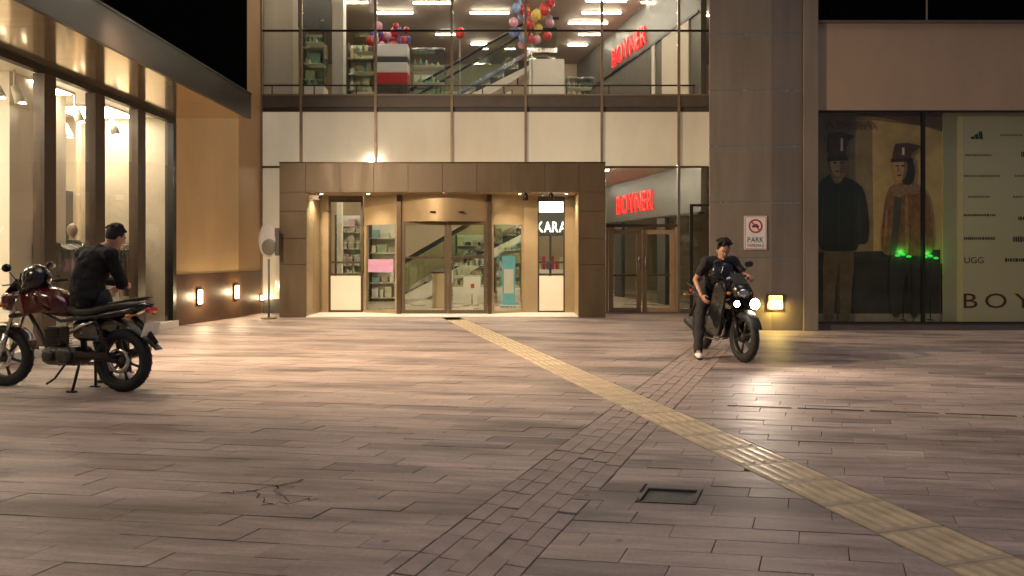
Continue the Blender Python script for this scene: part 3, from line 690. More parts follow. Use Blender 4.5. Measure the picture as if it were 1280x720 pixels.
e(MB().box(X(706), PRi+.1, DD-.03, DD+.03, .02, PS), 'gold_side_panel', 'gold'); e(MB().box(PLi-.1, X(411), DD-.03, DD+.03, .02, PS), 'gold_side_panel', 'gold')
e(MB().box(X(655), X(672), DD-.04, DD+.04, .02, PS), 'gold_side_panel', 'gold')
e(MB().box(X(411), X(454), DD-.03, DD+.03, zt_, PS), 'head_panel', 'bronze'); e(MB().box(X(672), X(706), DD-.03, DD+.03, zt_, PS), 'head_panel', 'bronze')
d1 = 16.62; C0, C1 = (px(499,d1), d1), (px(612,d1), d1)
A0, A1 = (X(456), DD), (X(655), DD)
hb = pz(277, d1)
f_ = leaf(A0, (C0[0]-.03,C0[1]+.02), .02, hb, .06, (), None, 'gold', name='angled_door')
MB().slab((A0[0]+.1,A0[1]-.09), (C0[0]-.13,C0[1]+.03), pz(340,DD), pz(324,DD), .012).build('pink_notice_band', col_mat('pink_film',(.50,.27,.42)), f_, world=True)
leaf((C1[0]+.03,C1[1]+.02), A1, .02, hb, .06, (), None, 'gold', name='angled_door')
e(MB().slab(A0, C0, hb, PS, .05), 'angled_header', 'gold'); e(MB().slab(C1, A1, hb, PS, .05), 'angled_header', 'gold')
arc = []; nA = 14
for i in range(nA+1):
    u = i/nA; arc.append((C0[0]+.04+(C1[0]-C0[0]-.08)*u, d1-.32*math.sin(math.pi*u)))
hd = MB(); hd.add([(a[0],a[1],hb) for a in arc]+[(a[0],a[1],PS) for a in arc], [(i,i+1,nA+2+i,nA+1+i) for i in range(nA)], True); hd.add([(a[0],a[1],hb) for a in arc], [tuple(range(nA+1))])
hh_ = e(hd, 'curved_header', 'gold')
for x in (541, 577): MB().ball((px(x,d1-.3), d1-.34, pz(265,d1-.3)), (.07,.05,.02)).build('door_sensor', M['black'], hh_, world=True)
for c_ in (C0, C1): e(MB().cbox(c_[0]-.05, c_[0]+.05, c_[1]-.06, c_[1]+.06, .02, PS, .006), 'corner_post', 'bronze_d')
xm = px(560, d1)
for (a, b_) in ((C0[0]+.055, xm-.004), (xm+.004, C1[0]-.055)): leaf((a,d1), (b_,d1), .03, hb-.003, .075, (pz(322,d1),), None, 'bronze', name='sliding_door')
# ------------------------------------------------------------------ side double doors and glass bays right of the portal
sd = thing('side_doors', 'pair of bronze framed glass doors below the red letters', 'doors', (SX(802), D0, 0))
ent_, ent = ent, sd
zd = SZ(284)
for (a, b_) in ((SX(761), SX(801)), (SX(803), SX(843))): 
    f_ = leaf((a,D0), (b_,D0), .02, zd-.06, .10, (SZ(344),), None, 'doorframe', name='door_leaf')
for (a, b_, c_, d_) in ((SX(757),SX(760),.02,zd),(SX(844),SX(848),.02,zd)): e(MB().box(a, b_, D0-.05, D0+.04, c_, d_), 'door_jamb', 'doorframe')
e(MB().box(SX(757), SX(848), D0-.052, D0+.042, zd, zd+.07), 'door_head', 'bronze_d')
for s_ in (-1, 1): e(MB().tube([(SX(802)+s_*.07,D0-.08,.95),(SX(802)+s_*.07,D0-.08,1.3)], .014, 8), 'pull_handle', 'chrome')
ent = ent_
part(MB().box(SX(757), SX(847), D0-.004, D0+.004, zd+.07, zc-.022), 'glass_pane', 'glass')
part(MB().box(SX(850), SX(889), D0-.004, D0+.004, .1, zc-.022), 'glass_pane', 'glass')
part(MB().cbox(SX(848)-.03, SX(848)+.03, D0-.06, D0+.03, 0, zc-.021, .004), 'mullion', 'grey')
part(MB().box(SX(862), SX(866), D0-.03, D0+.03, .1, SZ(258)), 'mullion', 'black'); part(MB().box(SX(850), SX(889), D0-.05, D0+.02, 0, .1), 'base_panel', 'dgrey')
part(MB().box(SX(862), SX(889), D0-.035, D0+.02, SZ(258), SZ(258)+.05), 'transom', 'black')
# ground floor interior
for i, (x0, x1, d, h, pal, lab) in enumerate((
    (420,452,20.5,2.4,palC,'dark goods shelf behind the left side light of the doors'),
    (462,498,21,2.2,palA,'green goods shelf behind the angled door with the pink band'),
    (618,652,25.6,2.4,palA,'goods shelf far behind the blue roll-up standee'),
    (570,612,26.2,2.0,palC,'pink and white goods shelf at the far end of the ground floor'))):
    shelf_unit((px(x0,d)+px(x1,d))/2, d, ZG, px(x1,d)-px(x0,d), h, lab, i+11, pal)
d = 18.6; t = thing('rollup_standee', 'light blue roll-up standee inside the right angled door', 'standee', (px(636,d), d, ZG)); MB().cbox(-.16,.16,-.012,.012,.05,1.28,.004).build('banner', col_mat('standee_blue',(.16,.50,.68)), t)
MB().cbox(-.2,.2,-.08,.08,0,.05,.008).build('base', M['chrome'], t); MB().box(-.12,.12,-.016,-.0125,.35,.95).build('printed_block', M['paper'], t)
d = 19.6; t = thing('shop_sign', 'dark sign board with white KARA letters seen through the right side light', 'sign', (px(688,d), d, pz(292,d)))
MB().cbox(-.6,.42,0,.06,-.06,.56,.006).build('board', M['dgrey'], t); letters('KARA', t, frame_mtx((-.36,-.004,.04), (1,0,0), (0,0,1)), .78, .27, emit('lit_white_letter',(1,.97,.9),3.0), ext=.012)
MB().cbox(-.6,.42,.0,.05,.565,1.1,.006).build('light_panel', emit('lit_white_panel',(1,.95,.85),2.0), t)
MB().box(-.03,.03,.02,.05,-pz(292,d)+ZG,-.061).build('sign_post', M['dgrey'], t)
d = 20.4; t = thing('display_counter', 'white sales counter with red and dark goods behind the right side light', 'counter', (px(690,d), d, ZG)); MB().cbox(-.55,.5,0,.5,0,.9,.01).build('counter_body', M['white'], t)
rr = random.Random(9)
for i in range(8): MB().cbox(-.5+i*.12, -.42+i*.12, .05, .2, .901, .901+rr.uniform(.15,.4), .01).build('goods', col_mat(*rr.choice(palB)), t)
d = 19.2; t = thing('info_board', 'white framed notice board inside the sliding doors', 'board', (px(590,d), d, ZG)); MB().cbox(-.22,.22,0,.03,.30,.75,.004).build('sheet', M['paper'], t); MB().tube([(0,.04,0),(0,.04,.7)], .02).build('pole', M['chrome'], t)
MB().cbox(-.03,.06,-.006,-.001,.45,.56,.002).build('red_mark', M['redprint'], t); MB().lathe([(.001,0),(.18,0),(.18,.015),(.02,.03)],(0,.04,0)).build('base', M['chrome'], t)
d = 18.4; t = thing('reception_box', 'tan waist-high box inside the left sliding door', 'box', (px(549,d), d, ZG)); MB().cbox(-.17,.17,0,.4,0,.86,.01).build('case', M['shoptan'], t); MB().cbox(-.2,.2,-.03,.43,.861,.9,.006).build('top', M['bronze_d'], t)

# ================================================================== OCHRE RETURN WALL (left of the glass front)
WA, WF, WB = Vector((-6.34,13.98)), Vector((-5.86,15.97)), Vector((-5.745,17.1))
ow = thing('ochre_wall', 'tall ochre return wall on a dark brown plinth beside the glass front', 'wall', (WA.x, WA.y, 0))
q2 = lambda mb, n, m: mb.build(n, M[m], ow, world=True)
zp = .97
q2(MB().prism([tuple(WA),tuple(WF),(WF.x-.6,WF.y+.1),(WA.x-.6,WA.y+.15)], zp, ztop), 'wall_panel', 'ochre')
q2(MB().prism([(WF.x,WF.y+.002),tuple(WB),(WB.x-.5,WB.y+.1),(WF.x-.6,WF.y+.102)], zp, ztop), 'wall_panel', 'ochre_shaded')
n1 = Vector((.98,-.2))*.02
q2(MB().prism([tuple(WA+n1),tuple(WF+n1),tuple(WB+n1),(WB.x-.5,WB.y),(WA.x-.4,WA.y+.01)], 0, zp-.003), 'plinth', 'plinth')
def on_wall(xpix, a, b_):   # point of plan line a-b seen at pixel column xpix
    k = (xpix-640)/F; t_ = (k*a.y-a.x)/((b_.x-a.x)-k*(b_.y-a.y)); return a+(b_-a)*t_
for i, (x, y, h, lab) in enumerate(((247,371,.27,'slim lit vertical wall lamp on the brown plinth, near the shop window'), (293,365,.27,'slim lit vertical wall lamp on the brown plinth, nearer the glass front'), (325,372,.10,'small round lit wall lamp at the end of the brown plinth'))):
    a = on_wall(x, WA, WB if i == 2 else WF); nn = Vector((.972,-.235)); a = a+nn*.025
    t = thing('wall_lamp', lab, 'lamp', (a.x, a.y, pz(y, a.y)-h/2)); t.rotation_euler = (0,0,math.atan2(nn.y, nn.x))
    MB().cbox(0,.03,-.07,.07,-.03,h+.03,.005).build('housing', M['bronze_d'], t); MB().cbox(.0305,.05,-.05,.05,0,h,.005).build('lens', M['walllamp'], t)
    l = bpy.data.lights.new('wall_lamp_glow', 'POINT'); l.energy = 5 if i < 2 else 1.5; l.color = (1,.74,.42); l.shadow_soft_size = .06
    lo = bpy.data.objects.new('wall_lamp_glow', l); COL.objects.link(lo); lo.parent = t; lo.location = (.16,0,h/2)
# pole sign next to the portal
d = 15.6; t = thing('pole_sign', 'pale grey rounded sign on a thin pole between ochre wall and portal', 'sign', (px(336,d), d, 0))
MB().lathe([(.001,0),(.16,0),(.16,.02),(.03,.035)], n=20).build('base', M['grey'], t); MB().tube([(0,0,.02),(0,0,1.25)], .022, 10).build('pole', M['grey'], t)
hd = MB().ball((-.02,0,1.64), (.20,.035,.36), 20, 14); hd.build('sign_head', col_mat('sign_grey',(.42,.40,.39)), t)
MB().ball((.0,-.018,1.52), (.15,.025,.2), 16, 10).build('grey_face', M['grey'], t); MB().cbox(.13,.22,-.02,.03,1.32,1.9,.01).build('side_panel', M['dgrey'], t)

# ================================================================== LEFT SHOP
XS, XFa, ZS = -6.34, -4.89, 3.90
ls = thing('left_shop_building', 'brightly lit shop with tall windows under a polished canopy', 'building', (XS, 8, 0))
s1 = lambda mb, n, m, par=ls: mb.build(n, M[m] if isinstance(m, str) else m, par, world=True)
YE = 13.96; Y0 = -3.0
s1(MB().box(XS-8, XS+.03, Y0, YE-.04, -.2, .10), 'floor', 'floor'); s1(MB().box(XS-8, XS-.06, Y0, YE-.06, ZS, ZS+.2), 'ceiling', 'white')
s1(MB().box(XS-8.2, XS-8, Y0, YE, 0, ZS), 'back_wall', 'shopwall'); s1(MB().box(XS-8, XS-.02, YE-.05, YE+.05, .1, ZS), 'end_wall', 'shopdark'); s1(MB().box(XS-8, XS-.1, Y0-.1, Y0, 0, ZS), 'end_wall', 'shopwall')
s1(MB().box(XS-.02, XS+.10, Y0, YE-.01, 0, .12), 'sill', 'white')
s1(MB().box(XS-.06, XS+.05, Y0, YE-.01, ZS-.10, ZS-.003), 'window_head', 'black')
pe = [13.95, 12.78, 11.50, 10.27, 9.02, 7.78, 6.53, 5.28, 4.03, 2.78, 1.5]
for k, y in enumerate(pe): s1(MB().cbox(XS-.10, XS+.055, y-(.13 if k == 0 else .26), y, .12, ZS-.10, .006), 'post', 'black' if k == 0 else 'post')
for y1, y0 in zip(pe[:-1], pe[1:]):
    s1(MB().box(XS-.006, XS+.006, y0, y1-(.13 if y1 == pe[0] else .26), .12, ZS-.10), 'glass_pane', 'glass')
# canopy: soffit panels, fascia, dark glass storey above
n_ = 12; L_ = (YE-Y0)/n_
for i in range(n_):
    s1(MB().box(XS-.05, XFa-.06, Y0+i*L_+.003, Y0+(i+1)*L_-.003, ZS, ZS+.05), 'soffit_panel', 'soffit')
s1(MB().box(XFa-.06, XFa, Y0, YE, ZS-.012, ZS+.44), 'fascia', 'fascia'); s1(MB().box(XS-.05, XFa-.061, YE-.04, YE, ZS+.051, ZS+.44), 'fascia', 'fascia')
s1(MB().box(XFa-.09, XFa+.012, Y0, YE+.01, ZS+.44, ZS+.47), 'drip_edge', 'black')
s1(MB().box(XS-8, XFa-.12, Y0, YE-.02, ZS+.44, ztop), 'upper_wall', 'black')
for i in range(8):
    a, b_ = Y0+i*(YE-Y0)/8, Y0+(i+1)*(YE-Y0)/8
    s1(MB().box(XFa-.11, XFa-.07, a+.012, b_-.012, ZS+.48, 6.6), 'dark_pane', 'blackglass'); s1(MB().box(XFa-.11, XFa-.07, a+.012, b_-.012, 6.62, ztop), 'dark_pane', 'blackglass')
t = thing('floodlight', 'small lit floodlight on the dark storey above the canopy', 'floodlight', (XFa+.0, 8.72, ZS+.475))
MB().cbox(-.06,.10,-.11,.11,.0,.08,.01).build('housing', M['dgrey'], t); MB().cbox(.101,.11,-.09,.09,.01,.07,.003).build('lens', M['spot'], t)
l = bpy.data.lights.new('floodlight_lamp', 'SPOT'); l.energy = 1350; l.color = (1,.74,.48); l.spot_size = R(130); l.spot_blend = .9; l.shadow_soft_size = .12
lo = bpy.data.objects.new('floodlight_lamp', l); COL.objects.link(lo); lo.parent = t; lo.location = (.14,0,.05); lo.rotation_euler = V(4.4,3.6,-4.4).to_track_quat('-Z','Y').to_euler()
# shop interior
for (a, b_, y0, y1) in ((-7.55,-6.95,10.30,10.98), (-7.5,-7.2,11.72,12.02), (-9.2,-8.7,12.5,13.0), (-7.5,-6.9,7.0,7.6)):
    s1(MB().cbox(a, b_, y0, y1, .1, ZS, .01), 'pillar', 'shopwall')
for i, (x, y) in enumerate(((-7.4,4.5),(-7.4,8.2),(-7.4,11.2),(-7.4,13.2),(-9.8,5),(-9.8,9),(-9.8,12.4),(-12.3,7),(-12.3,11.5))):
    t = thing('shop_ceiling_light', 'square lit ceiling light inside the left shop', 'ceiling light', (x, y, ZS-.05), 0, 'square ceiling lights of the left shop')
    MB().box(-.52,.52,-.52,.52,.02,.05).build('frame', M['white'], t); MB().cbox(-.48,.48,-.48,.48,0,.019,.004).build('diffuser', M['shoplamp'], t)
for i, (y, x) in enumerate(((9.9,-6.9),(10.25,-6.85),(9.55,-6.9),(11.75,-6.9),(13.0,-7.0),(12.2,-8.2),(13.3,-8.0))):
    t = thing('track_spotlight', 'white track spotlight hanging inside the shop window', 'spotlight', (x, y, ZS-.42), 0, 'track spotlights of the left shop')
    MB().tube([(0,0,.42),(0,0,.16)], .012, 6).build('stem', M['white'], t); MB().tube([(0,0,.2),(.06,.05,-.02)], [.05,.075], 12).build('can', M['white'], t); MB().lathe([(.001,0),(.06,0)], (.065,.055,-.03)).build('lamp', M['trackspot'], t)
def mannequin(x, y, z, label, cm):
    t = thing('mannequin', label, 'mannequin', (x, y, z))
    b = MB(); b.ball((0,0,1.66),(.08,.09,.12)); b.cap((0,0,1.5),(0,0,1.58),.045,.045); b.cap((0,0,1.05),(0,0,1.36),.13,.16); b.cap((-.15,0,1.4),(.15,0,1.4),.06,.06); b.cap((0,0,.9),(0,0,1.0),.15,.14)
    for s_ in (-1,1): b.cap((s_*.2,0,1.38),(s_*.27,.02,1.1),.05,.04); b.cap((s_*.27,.02,1.1),(s_*.24,-.1,.88),.04,.03); b.cap((s_*.08,0,.9),(s_*.1,0,.5),.085,.06); b.cap((s_*.1,0,.5),(s_*.1,0,.08),.055,.04); b.cap((s_*.1,0,.05),(s_*.1,-.13,.04),.035,.03)
    remesh(b.build('figure', col_mat('mannequin_skin',(.30,.22,.16)), t), .016, 4)
    g = MB(); g.cap((0,0,1.0),(0,0,1.34),.16,.18); g.cap((-.16,0,1.39),(.16,0,1.39),.075,.075); g.cap((0,0,.82),(0,0,1.0),.18,.16)
    for s_ in (-1,1): g.cap((s_*.2,0,1.38),(s_*.27,.02,1.1),.068,.055); g.cap((s_*.27,.02,1.1),(s_*.25,-.08,.95),.055,.045)
    remesh(g.build('coat', cm, t), .016, 3); MB().lathe([(.001,0),(.2,0),(.2,.015),(.001,.015)]).build('stand', M['chrome'], t)
dk = col_mat('coat_dark', (.03,.026,.022), .9)
mannequin(-7.35, 12.45, .10, 'mannequin in a dark coat standing behind the shop window', dk)
mannequin(-6.9, 10.95, .10, 'mannequin in dark clothes half hidden by the window post', dk)
def rack(x, y, l, rz, label, cols_, seed):
    t = thing('clothes_rack', label, 'clothes rack', (x, y, .10), rz); rr = random.Random(seed)
    MB().tube([(-l/2,0,0),(-l/2,0,1.45),(l/2,0,1.45),(l/2,0,0)], .015, 8).build('rail', M['chrome'], t)
    for s_ in (-1,1): MB().cbox(s_*l/2-.02,s_*l/2+.02,-.25,.25,0,.025,.004).build('foot', M['chrome'], t)
    k = int(l/.09)
    for i in range(k):
        xx = -l/2+.08+i*(l-.16)/k; h = rr.uniform(.6,.95)
        MB().add([(xx-.02,-.21,1.33),(xx-.02,0,1.42),(xx-.02,.21,1.33),(xx-.025,.24,1.42-h),(xx-.025,-.24,1.42-h),(xx+.02,-.21,1.33),(xx+.02,0,1.42),(xx+.02,.21,1.33),(xx+.03,.24,1.42-h),(xx+.03,-.24,1.42-h)],
                 [(0,1,2,3,4),(9,8,7,6,5),(0,5,6,1),(1,6,7,2),(2,7,8,3),(3,8,9,4),(4,9,5,0)]).build('garment', col_mat(*rr.choice(cols_)), t)
rack(-7.6, 13.1, 1.3, R(30), 'rack of pink and pale garments near the ochre end of the shop', palC, 1)
rack(-9.4, 11.2, 1.8, R(70), 'rack of mixed garments deep inside the left shop', palC, 2)
rack(-9.6, 13.4, 1.8, R(10), 'rack of pale garments along the end wall of the shop', palC, 3)
def plant(x, y, label):
    t = thing('potted_plant', label, 'plant', (x, y, .10)); MB().lathe([(.001,0),(.16,0),(.2,.4),(.17,.4),(.16,.36),(.001,.36)]).build('pot', M['dgrey'], t); rr = random.Random(4); b = MB()
    MB().tube([(0,0,.36),(.02,0,.8),(0,.02,1.2)], [.02,.015,.008], 6).build('stem', M['plinth'], t)
    for i in range(140):
        a = rr.uniform(0,6.28); h = rr.uniform(.6,1.65); r = rr.uniform(.05,.35)*(1-abs(h-1.1)/1.0); c_ = Vector((r*math.cos(a), r*math.sin(a), h)); dr_ = Vector((math.cos(a),math.sin(a),rr.uniform(-.4,.8))).normalized(); sd_ = dr_.cross(V(0,0,1)).normalized(); l = rr.uniform(.08,.16)
        b.add([c_, c_+dr_*l*.5+sd_*l*.28, c_+dr_*l, c_+dr_*l*.5-sd_*l*.28], [(0,1,2,3)])
    b.build('foliage', col_mat('leaf',(.07,.12,.05)), t, kind='stuff')
plant(-7.0, 12.95, 'leafy potted plant behind the shop window beside pink garments')
for i, (x, y, w_, lab) in enumerate(((-11.5,13.2,1.6,'wall shelf of pale goods at the far end of the shop'), (-10.8,13.3,.9,'narrow goods shelf against the end wall of the shop'), (-8.4,13.35,.7,'narrow goods shelf right of the inner shop pillar'))): shelf_unit(x, y, .10, w_, 2.4, lab, 30+i, palC)
for i, (x, y, w_, m) in enumerate(((-8.3,11.3,.05,'post'),(-8.2,12.3,.06,'post'),(-7.9,12.9,.05,'bronze_d'))): s1(MB().box(x-.02, x+.02, y, y+w_, .1, ZS), 'partition_post', m)

for i, (x, y) in enumerate(((-7.75,11.45),(-7.9,11.75),(-8.35,12.05),(-8.0,12.65),(-7.6,12.35),(-8.7,12.95),(-7.35,13.35),(-7.9,13.55),(-8.6,13.6))):
    s1(MB().cbox(x-.03, x+.03, y, y+.05, .1, ZS, .004), 'partition_post', ('post','shoptan','bronze_d')[i%3])
for (x, y0, y1, z0, z1) in ((-9.0,10.9,12.2,.1,2.9), (-8.9,12.4,13.5,2.55,2.7), (-8.9,12.4,13.5,1.7,1.8)):
    s1(MB().cbox(x-.03, x+.03, y0, y1, z0, z1, .006), 'partition_panel', 'shoptan')
dark_pal = [('goods_dark',(.06,.05,.045)),('cloth_brown',(.13,.09,.06)),('cloth_grey',(.20,.18,.16)),('goods_dark',(.06,.05,.045))]
rack(-7.0, 11.75, .7, R(85), 'short rack of dark garments close behind the shop window', dark_pal, 6)
rack(-7.1, 13.35, .9, R(60), 'rack of brown and grey garments beside the last window post', dark_pal, 7)
rack(-8.4, 11.3, 1.6, R(80), 'long rack of dark garments in the middle of the shop', dark_pal, 8)
t = thing('display_table', 'low pink and white display table behind the last shop window', 'table', (-7.15, 12.55, .10))
MB().cbox(-.3,.3,-.45,.45,.66,.72,.008).build('table_top', col_mat('table_pink',(.60,.42,.45)), t)
for sx in (-1,1):
    for sy in (-1,1): MB().cbox(sx*.27-.02,sx*.27+.02,sy*.42-.02,sy*.42+.02,0,.659,.004).build('leg', M['white'], t)
for i in range(4): MB().cbox(-.2,.2,-.4+i*.2,-.24+i*.2,.721,.78+.04*(i%3),.01).build('folded_garment', col_mat(*palC[i]), t)

# ================================================================== RIGHT COLUMN AND POSTER WINDOW
DR = 13.2; rX = lambda x: px(x, DR); rZ = lambda y: pz(y, DR)
rc = thing('clad_column', 'tall brown panel clad column between glass front and poster window', 'column', (rX(945), DR, 0))
c1 = lambda mb, n, m, par=rc: mb.build(n, M[m] if isinstance(m, str) else m, par, world=True)
xa, xb, xc, xd_ = rX(887), rX(965), rX(1003.5), rX(1021)
c1(MB().prism([(xa+.03,DR+.09),(xc,DR+.032),(xc,17.4),(4.62,17.4),(4.62,17.05)], 0, ztop), 'core', 'clad')
zz = [0, rZ(322), rZ(253), rZ(183), rZ(113), rZ(43), rZ(-27), rZ(-97), rZ(-167)]
for i, (z0, z1) in enumerate(zip(zz[:-1], zz[1:])):
    c1(MB().cbox(xa, xb-.0015, DR+.004, DR+.034, z0+.006, z1-.006, .004), 'cladding_panel', 'clad'); c1(MB().cbox(xb+.0015, xc-.01, DR, DR+.03, z0+.006, z1-.006, .004), 'cladding_panel', 'clad_shaded')
    if i: c1(MB().box(xa+.01, xc-.01, DR+.012, DR+.04, z0-.0055, z0+.0055), 'joint_trim', 'chrome')
c1(MB().cbox(xc, xd_, DR-.06, DR+.3, 0, ztop, .006), 'corner_post', 'clad')
rb_ = thing('right_shop_building', 'plain stucco building with a wide poster window and dark glass above', 'building', (9, DR, 0))
b1 = lambda mb, n, m, par=rb_: mb.build(n, M[m] if isinstance(m, str) else m, par, world=True)
XE = 14.0; zt2, zb2, zu = rZ(137.5), rZ(404.5), rZ(29)
b1(MB().box(xd_, XE, DR+.02, DR+.3, zt2, zu), 'stucco_band', 'stucco'); b1(MB().box(xd_, XE, DR-.02, DR+.3, zu, zu+.05), 'ledge', 'band')
b1(MB().box(xd_, XE, DR+.06, DR+.3, 0, zb2), 'base', 'band'); b1(MB().box(xd_, XE, DR+.3, 17.4, -.1, ztop), 'mass', 'dgrey') if False else None
b1(MB().box(xd_, XE, 15.2, 15.4, 0, ztop), 'rear_wall', 'dgrey'); b1(MB().box(xd_, XE, DR+.1, 15.2, 5.6, 5.7), 'floor_slab', 'dgrey'); b1(MB().box(xd_, XE, DR+.1, 15.2, ztop-.1, ztop), 'roof', 'dgrey'); b1(MB().box(XE, XE+.2, DR, 15.4, 0, ztop), 'end_wall', 'stucco')
ux = [xd_, rX(1160), rX(1160)+2.2, rX(1160)+4.4, XE]
for a, b_ in zip(ux[:-1], ux[1:]):
    b1(MB().box(a+.012, b_-.012, DR+.05, DR+.09, zu+.06, 7.3), 'dark_pane', 'blackglass'); b1(MB().box(a+.012, b_-.012, DR+.05, DR+.09, 7.33, ztop), 'dark_pane', 'blackglass')
    b1(MB().box(b_-.010, b_+.010, DR+.03, DR+.10, zu+.052, ztop), 'mullion', 'mull')
xm = rX(1156)
gx = [xd_, xm, rX(1156)+2.35, XE]
for a, b_ in zip(gx[:-1], gx[1:]):
    b1(MB().box(a+.02, b_-.02, DR+.06, DR+.072, zb2+.03, zt2-.03), 'glass_pane', 'glassg'); b1(MB().cbox(b_-.022, b_+.022, DR+.02, DR+.10, zb2, zt2, .004), 'mullion', 'black')
b1(MB().box(xd_, XE, DR+.03, DR+.10, zt2-.028, zt2-.001), 'window_frame', 'black'); b1(MB().box(xd_, XE, DR+.03, DR+.10, zb2+.001, zb2+.028), 'window_frame', 'black')
# printed window poster of two people in tall caps
DQ = DR+.30; QX = lambda x: px(x, DQ); QZ = lambda y: pz(y, DQ)
po = thing('window_poster', 'large photographic poster of two people in tall peaked caps and coats', 'poster', (QX(1100), DQ, 0))
lay = [0]
def flat(pts, m, name, smooth_pts=True):
    lay[0] += 1; y = DQ-.0012*lay[0]
    P = [(QX(a), QZ(b_)) for a, b_ in pts]
    if smooth_pts:   # Chaikin rounding
        for _ in range(2 if len(P) > 8 else 1):
            Q = []
            for i in range(len(P)):
                a, b_ = P[i], P[(i+1)%len(P)]; Q += [(a[0]*.75+b_[0]*.25, a[1]*.75+b_[1]*.25), (a[0]*.25+b_[0]*.75, a[1]*.25+b_[1]*.75)]
            P = Q
    MB().extr(P, y, y+.0009).build(name, m, po, world=True)
PM = lambda n, c, v=.35, s=2.2: M.setdefault(n, mat(n, c, .45, var=v, sc=s, rv=.05))
b2 = lambda mb, n, m: mb.build(n, m, po, world=True)
b2(MB().box(QX(1010), QX(1176), DQ+.001, DQ+.03, QZ(408), QZ(134)), 'poster_board', PM('print_brown',(.24,.155,.08)))
flat([(1090,150),(1155,158),(1178,165),(1178,330),(1090,330)], PM('print_ochre',(.56,.39,.18),.25), 'printed_wall', False)
flat([(1062,150),(1090,150),(1092,330),(1060,330)], PM('print_umber',(.26,.19,.11)), 'printed_wall', False)
flat([(1040,138),(1178,138),(1178,162),(1100,147)], PM('print_lintel',(.13,.06,.04)), 'printed_beam', False)
flat([(1010,316),(1175,312),(1175,392),(1010,392)], PM('print_dark',(.035,.032,.028),.5), 'printed_ground', False)
flat([(1010,392),(1178,392),(1178,408),(1010,408)], PM('print_pale',(.30,.27,.22),.2), 'printed_border', False)
dc, sk, br = PM('print_black_coat',(.018,.016,.014),.5), PM('print_skin',(.52,.31,.18),.2,8), PM('print_brown_coat',(.24,.105,.05),.5,7)
dc2, br2, fur = PM('print_coat_fold',(.034,.030,.027),.5), PM('print_coat_light',(.36,.18,.09),.4,9), PM('print_fur',(.30,.19,.11),.6,30)
tr_ = PM('print_trousers',(.24,.165,.085),.3,4); tr2 = PM('print_trousers_fold',(.15,.10,.05),.3,6); cap_ = PM('print_cap',(.10,.035,.025),.4,9); hr = PM('print_hair',(.03,.018,.012)); sk2 = PM('print_skin_shadow',(.26,.14,.08),.2,8)
rough = lambda pts, m, n: flat(pts, m, n)
# first figure, dark coat
rough([(1032,304),(1048,302),(1066,304),(1068,330),(1064,365),(1063,403),(1050,403),(1049,365),(1048,332),(1044,365),(1042,403),(1028,403),(1029,365),(1028,330)], tr_, 'printed_trousers')
rough([(1047,330),(1050,330),(1049,400),(1045,400)], tr2, 'printed_fold')
rough([(1037,218),(1030,222),(1024,228),(1021,240),(1018,262),(1016,288),(1017,300),(1023,304),(1026,312),(1034,314),(1066,314),(1071,312),(1073,304),(1080,306),(1086,300),(1086,275),(1083,250),(1078,234),(1068,226),(1057,221),(1052,217)], dc, 'printed_coat')
rough([(1028,246),(1031,246),(1028,302),(1024,302)], dc2, 'printed_fold'); rough([(1072,246),(1075,244),(1077,300),(1072,304)], dc2, 'printed_fold'); rough([(1046,226),(1049,226),(1050,312),(1046,312)], dc2, 'printed_fold')
rough([(1038,222),(1046,232),(1056,221),(1054,215),(1039,215)], fur, 'printed_collar')
rough([(1037,198),(1042,194),(1050,194),(1055,198),(1056,207),(1053,216),(1047,222),(1041,218),(1037,208)], sk, 'printed_face'); rough([(1050,196),(1055,199),(1056,207),(1053,216),(1049,220),(1050,208)], sk2, 'printed_cheek')
for x in (1041,1049): flat([(x,203),(x+4,203),(x+4,204.6),(x,204.6)], hr, 'printed_eye', False)
flat([(1043,213.5),(1049,213.5),(1048,215),(1044,215)], cap_, 'printed_mouth', False)
flat([(1036,167),(1050,165),(1068,170),(1060,177),(1057,186),(1057,199),(1036,200),(1034,184)], cap_, 'printed_cap', False); flat([(1034,197),(1059,196),(1060,200),(1034,202)], hr, 'printed_brim', False); flat([(1050,173),(1053,173),(1053,189),(1050,189)], M['paper'], 'printed_badge', False)
# second figure, brown coat
rough([(1112,312),(1132,314),(1152,312),(1152,345),(1149,396),(1135,396),(1134,350),(1131,338),(1126,396),(1112,396),(1110,350)], PM('print_jeans',(.035,.035,.037)), 'printed_trousers')
rough([(1116,230),(1110,236),(1106,248),(1103,272),(1100,300),(1102,316),(1110,320),(1112,318),(1152,320),(1160,320),(1166,314),(1165,285),(1162,258),(1157,240),(1147,232),(1136,228)], br, 'printed_coat')
rough([(1118,238),(1126,240),(1125,268),(1122,300),(1118,318),(1110,318),(1114,290),(1116,262)], PM('print_shirt',(.085,.075,.055)), 'printed_shirt')
rough([(1130,240),(1134,240),(1136,316),(1130,318)], br2, 'printed_fold'); rough([(1150,248),(1153,247),(1158,312),(1153,314)], br2, 'printed_fold'); rough([(1106,262),(1109,262),(1107,310),(1103,310)], br2, 'printed_fold')
rough([(1112,234),(1118,228),(1124,236),(1138,226),(1150,232),(1146,244),(1132,242),(1124,248),(1114,244)], fur, 'printed_collar')
rough([(1115,199),(1122,194),(1134,195),(1141,202),(1143,215),(1141,228),(1135,232),(1128,230),(1124,222)], hr, 'printed_hair')
rough([(1116,201),(1122,198),(1130,199),(1133,205),(1133,215),(1129,224),(1123,228),(1118,223),(1115,212)], sk, 'printed_face'); rough([(1128,199),(1133,205),(1133,215),(1129,224),(1126,225),(1129,212)], sk2, 'printed_cheek')
for x in (1118,1125): flat([(x,207),(x+4,206.6),(x+4,208.4),(x,208.6)], hr, 'printed_eye', False)
